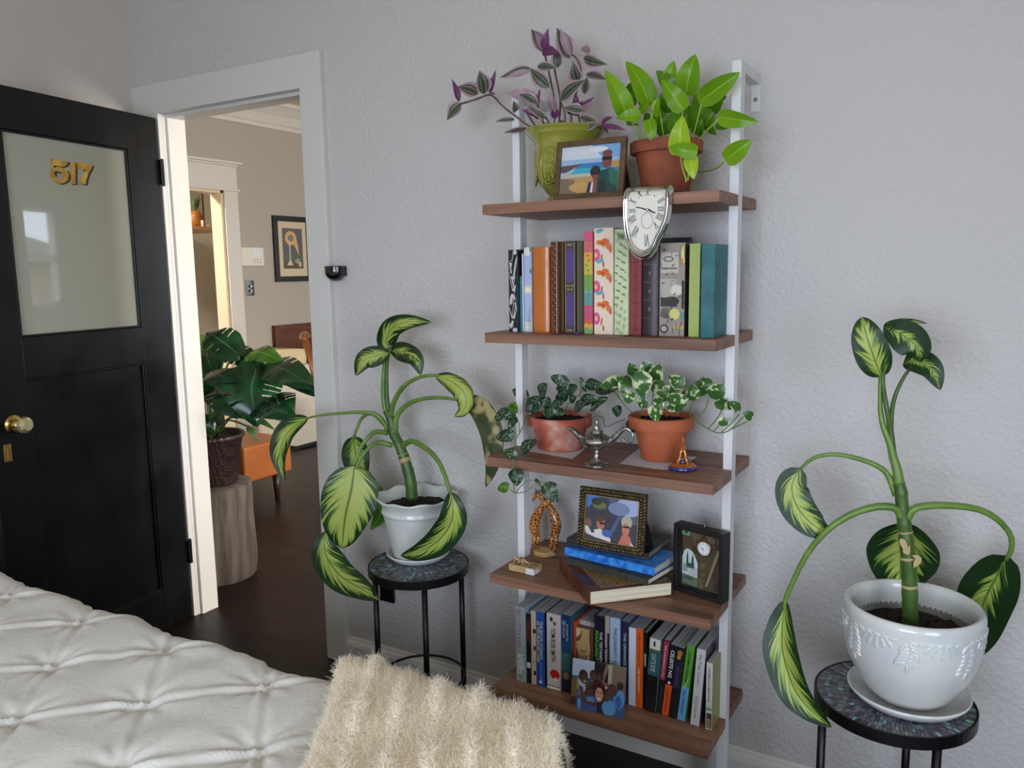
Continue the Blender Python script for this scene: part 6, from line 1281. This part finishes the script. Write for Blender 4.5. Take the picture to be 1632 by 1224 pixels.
def onface(s_,cu_,cv_,ang,L_,H_,par):
    cu=bpy.data.curves.new('t','FONT'); cu.body=s_; cu.size=1; cu.offset=.004; ob=bpy.data.objects.new('t',cu); COL.objects.link(ob)
    me=bpy.data.meshes.new_from_object(ob.evaluated_get(bpy.context.evaluated_depsgraph_get())); bpy.data.objects.remove(ob)
    co=[v.co.copy() for v in me.vertices]; x0,x1=min(c.x for c in co),max(c.x for c in co); y0,y1=min(c.y for c in co),max(c.y for c in co)
    ca,sa=math.cos(ang),math.sin(ang)
    for v,q in zip(me.vertices,co):
        a=((q.x-x0)/(x1-x0)-.5)*L_; b=((q.y-y0)/(y1-y0)-.5)*H_; v.co=Vector(fold_(cu_+a*ca-b*sa,cv_+a*sa+b*ca,.0052))-Vector(cl.location)
    me.materials.clear(); me.materials.append(INKC); o=bpy.data.objects.new('numeral',me); COL.objects.link(o); o.parent=par
rom=['XII','I','II','III','IIII','V','VI','VII','VIII','IX','X','XI']; CC=Vector((2,-26,0))
for i,s_ in enumerate(rom):
    a=PI/2-i*PI/6; d=Vector((math.cos(a),math.sin(a),0)); best=1e9
    # distance to the rim along d
    for p in OC:
        q=FC.lerp(p,.76)-CC; c_=q.normalized().dot(d)
        if 1-c_<best: best=1-c_; R__=q.length
    hgt_=min(20,max(10,R__*.36)); m_=CC+d*(R__-hgt_*.62)
    onface(s_,m_.x,m_.y,a-PI/2,{'XII':11,'I':2.5,'II':5,'III':8,'IIII':11,'V':7,'VI':9,'VII':11,'VIII':13,'IX':8,'X':7,'XI':9}[s_]*.8,hgt_,cl)
o=MB()
def strip(mb,P,w):
    P=[Vector((a,b,0)) for a,b in P]; vs=[]
    for i,p in enumerate(P):
        t_=(P[min(i+1,len(P)-1)]-P[max(i-1,0)]).normalized(); nn=Vector((-t_.y,t_.x,0)); w_=w*(1-.5*i/len(P)); vs+=[fold_(*(p+nn*w_).to_2d(),.0062),fold_(*(p-nn*w_).to_2d(),.0062)]
    mb.add(vs,[(2*i,2*i+1,2*i+3,2*i+2) for i in range(len(P)-1)])
strip(o,[(CC.x-2,CC.y),(CC.x-10,CC.y+3),(CC.x-19,CC.y+5)],1.1); strip(o,[(CC.x+2,CC.y),(CC.x+9,CC.y-4),(CC.x+14,CC.y-6)],1.4)
o.build('clock_hand',INKC,cl,world=True)
o=MB(); p=Vector(fold_(CC.x,CC.y,.006)); o.ball(p,(.0035,.003,.0035),12,8); o.build('hub',CH,cl,world=True,smooth=True)
o=MB(); P=[Vector((CC.x+10*math.sin(t),CC.y-17+13*math.cos(t),0)) for t in [i*PI/16 for i in range(33)]]
vs=[]
for i,p in enumerate(P):
    q=Vector((CC.x,CC.y-17,0)).lerp(p,.92); vs+=[fold_(p.x,p.y,.0056),fold_(q.x,q.y,.0056)]
o.add(vs,[(2*i,2*i+1,2*i+3,2*i+2) for i in range(32)]); o.build('subdial_ring',mat('grey_line',(150,146,140),rough=.4),cl,world=True)
# loose black item behind the bronze frame
# ================================================================== light
W=bpy.data.worlds.new('sky'); scn.world=W; W.use_nodes=True
W.node_tree.nodes['Background'].inputs[0].default_value=(.76,.87,1,1); W.node_tree.nodes['Background'].inputs[1].default_value=4.6
def area(name,loc,rot,sx,sy,power,col):
    l=bpy.data.lights.new(name,'AREA'); l.shape='RECTANGLE'; l.size=sx; l.size_y=sy; l.energy=power; l.color=col
    o=bpy.data.objects.new(name,l); COL.objects.link(o); o.location=loc; o.rotation_euler=rot; return o
def portal(loc,rot,sx,sy):
    o=area('window_portal',loc,rot,sx,sy,1,(1,1,1)); o.data.cycles.is_portal=True
portal((XR+.1,(R1[0]+R1[1])/2,(R1[2]+R1[3])/2),(0,PI/2,0),R1[3]-R1[2],R1[1]-R1[0])
portal((HXR+.1,(W3[0]+W3[1])/2,(W3[2]+W3[3])/2),(0,PI/2,0),W3[3]-W3[2],W3[1]-W3[0])
portal(((W4[0]+W4[1])/2,HYF+.1,(W4[2]+W4[3])/2),(-PI/2,0,0),W4[1]-W4[0],W4[3]-W4[2])
portal(((F1[0]+F1[1])/2,YF-.1,(F1[2]+F1[3])/2),(PI/2,0,0),F1[1]-F1[0],F1[3]-F1[2])
area('window_glow',((F1[0]+F1[1])/2,YF-.02,(F1[2]+F1[3])/2),(PI/2,0,0),F1[1]-F1[0]-.1,F1[3]-F1[2]-.1,56,(.72,.82,1))
area('window_glow',(XR+.02,(R1[0]+R1[1])/2,(R1[2]+R1[3])/2),(0,PI/2,0),R1[3]-R1[2]-.1,R1[1]-R1[0]-.1,22,(.80,.87,1))
area('hall_daylight_fill',((W4[0]+W4[1])/2,HYF-.02,(W4[2]+W4[3])/2),(-PI/2,0,0),W4[1]-W4[0]-.1,W4[3]-W4[2]-.1,15,(1,.95,.88))  # added fill at the back opening to lighten the hall
area('hall_daylight_fill',(HXR-.02,1.35,1.45),(0,PI/2,0),1.4,1.6,230,(1,.93,.84))  # warm area light added to brighten the door jamb
portal((HXR+.1,1.35,1.45),(0,PI/2,0),1.5,1.7)
area('side_room_fill',(-4.9,.9,2.6),(0,0,0),.4,.4,110,(1,.95,.86))  # added fill that brightens the side room, no fixture there
scn.view_settings.view_transform='Standard'; scn.view_settings.look='None'; scn.view_settings.exposure=-.04; scn.view_settings.gamma=1; scn.view_settings.use_curve_mapping=False
scn.cycles.use_denoising=True; scn.cycles.max_bounces=8; scn.cycles.diffuse_bounces=5; scn.cycles.caustics_reflective=False; scn.cycles.caustics_refractive=False
scn.cycles.sample_clamp_indirect=6
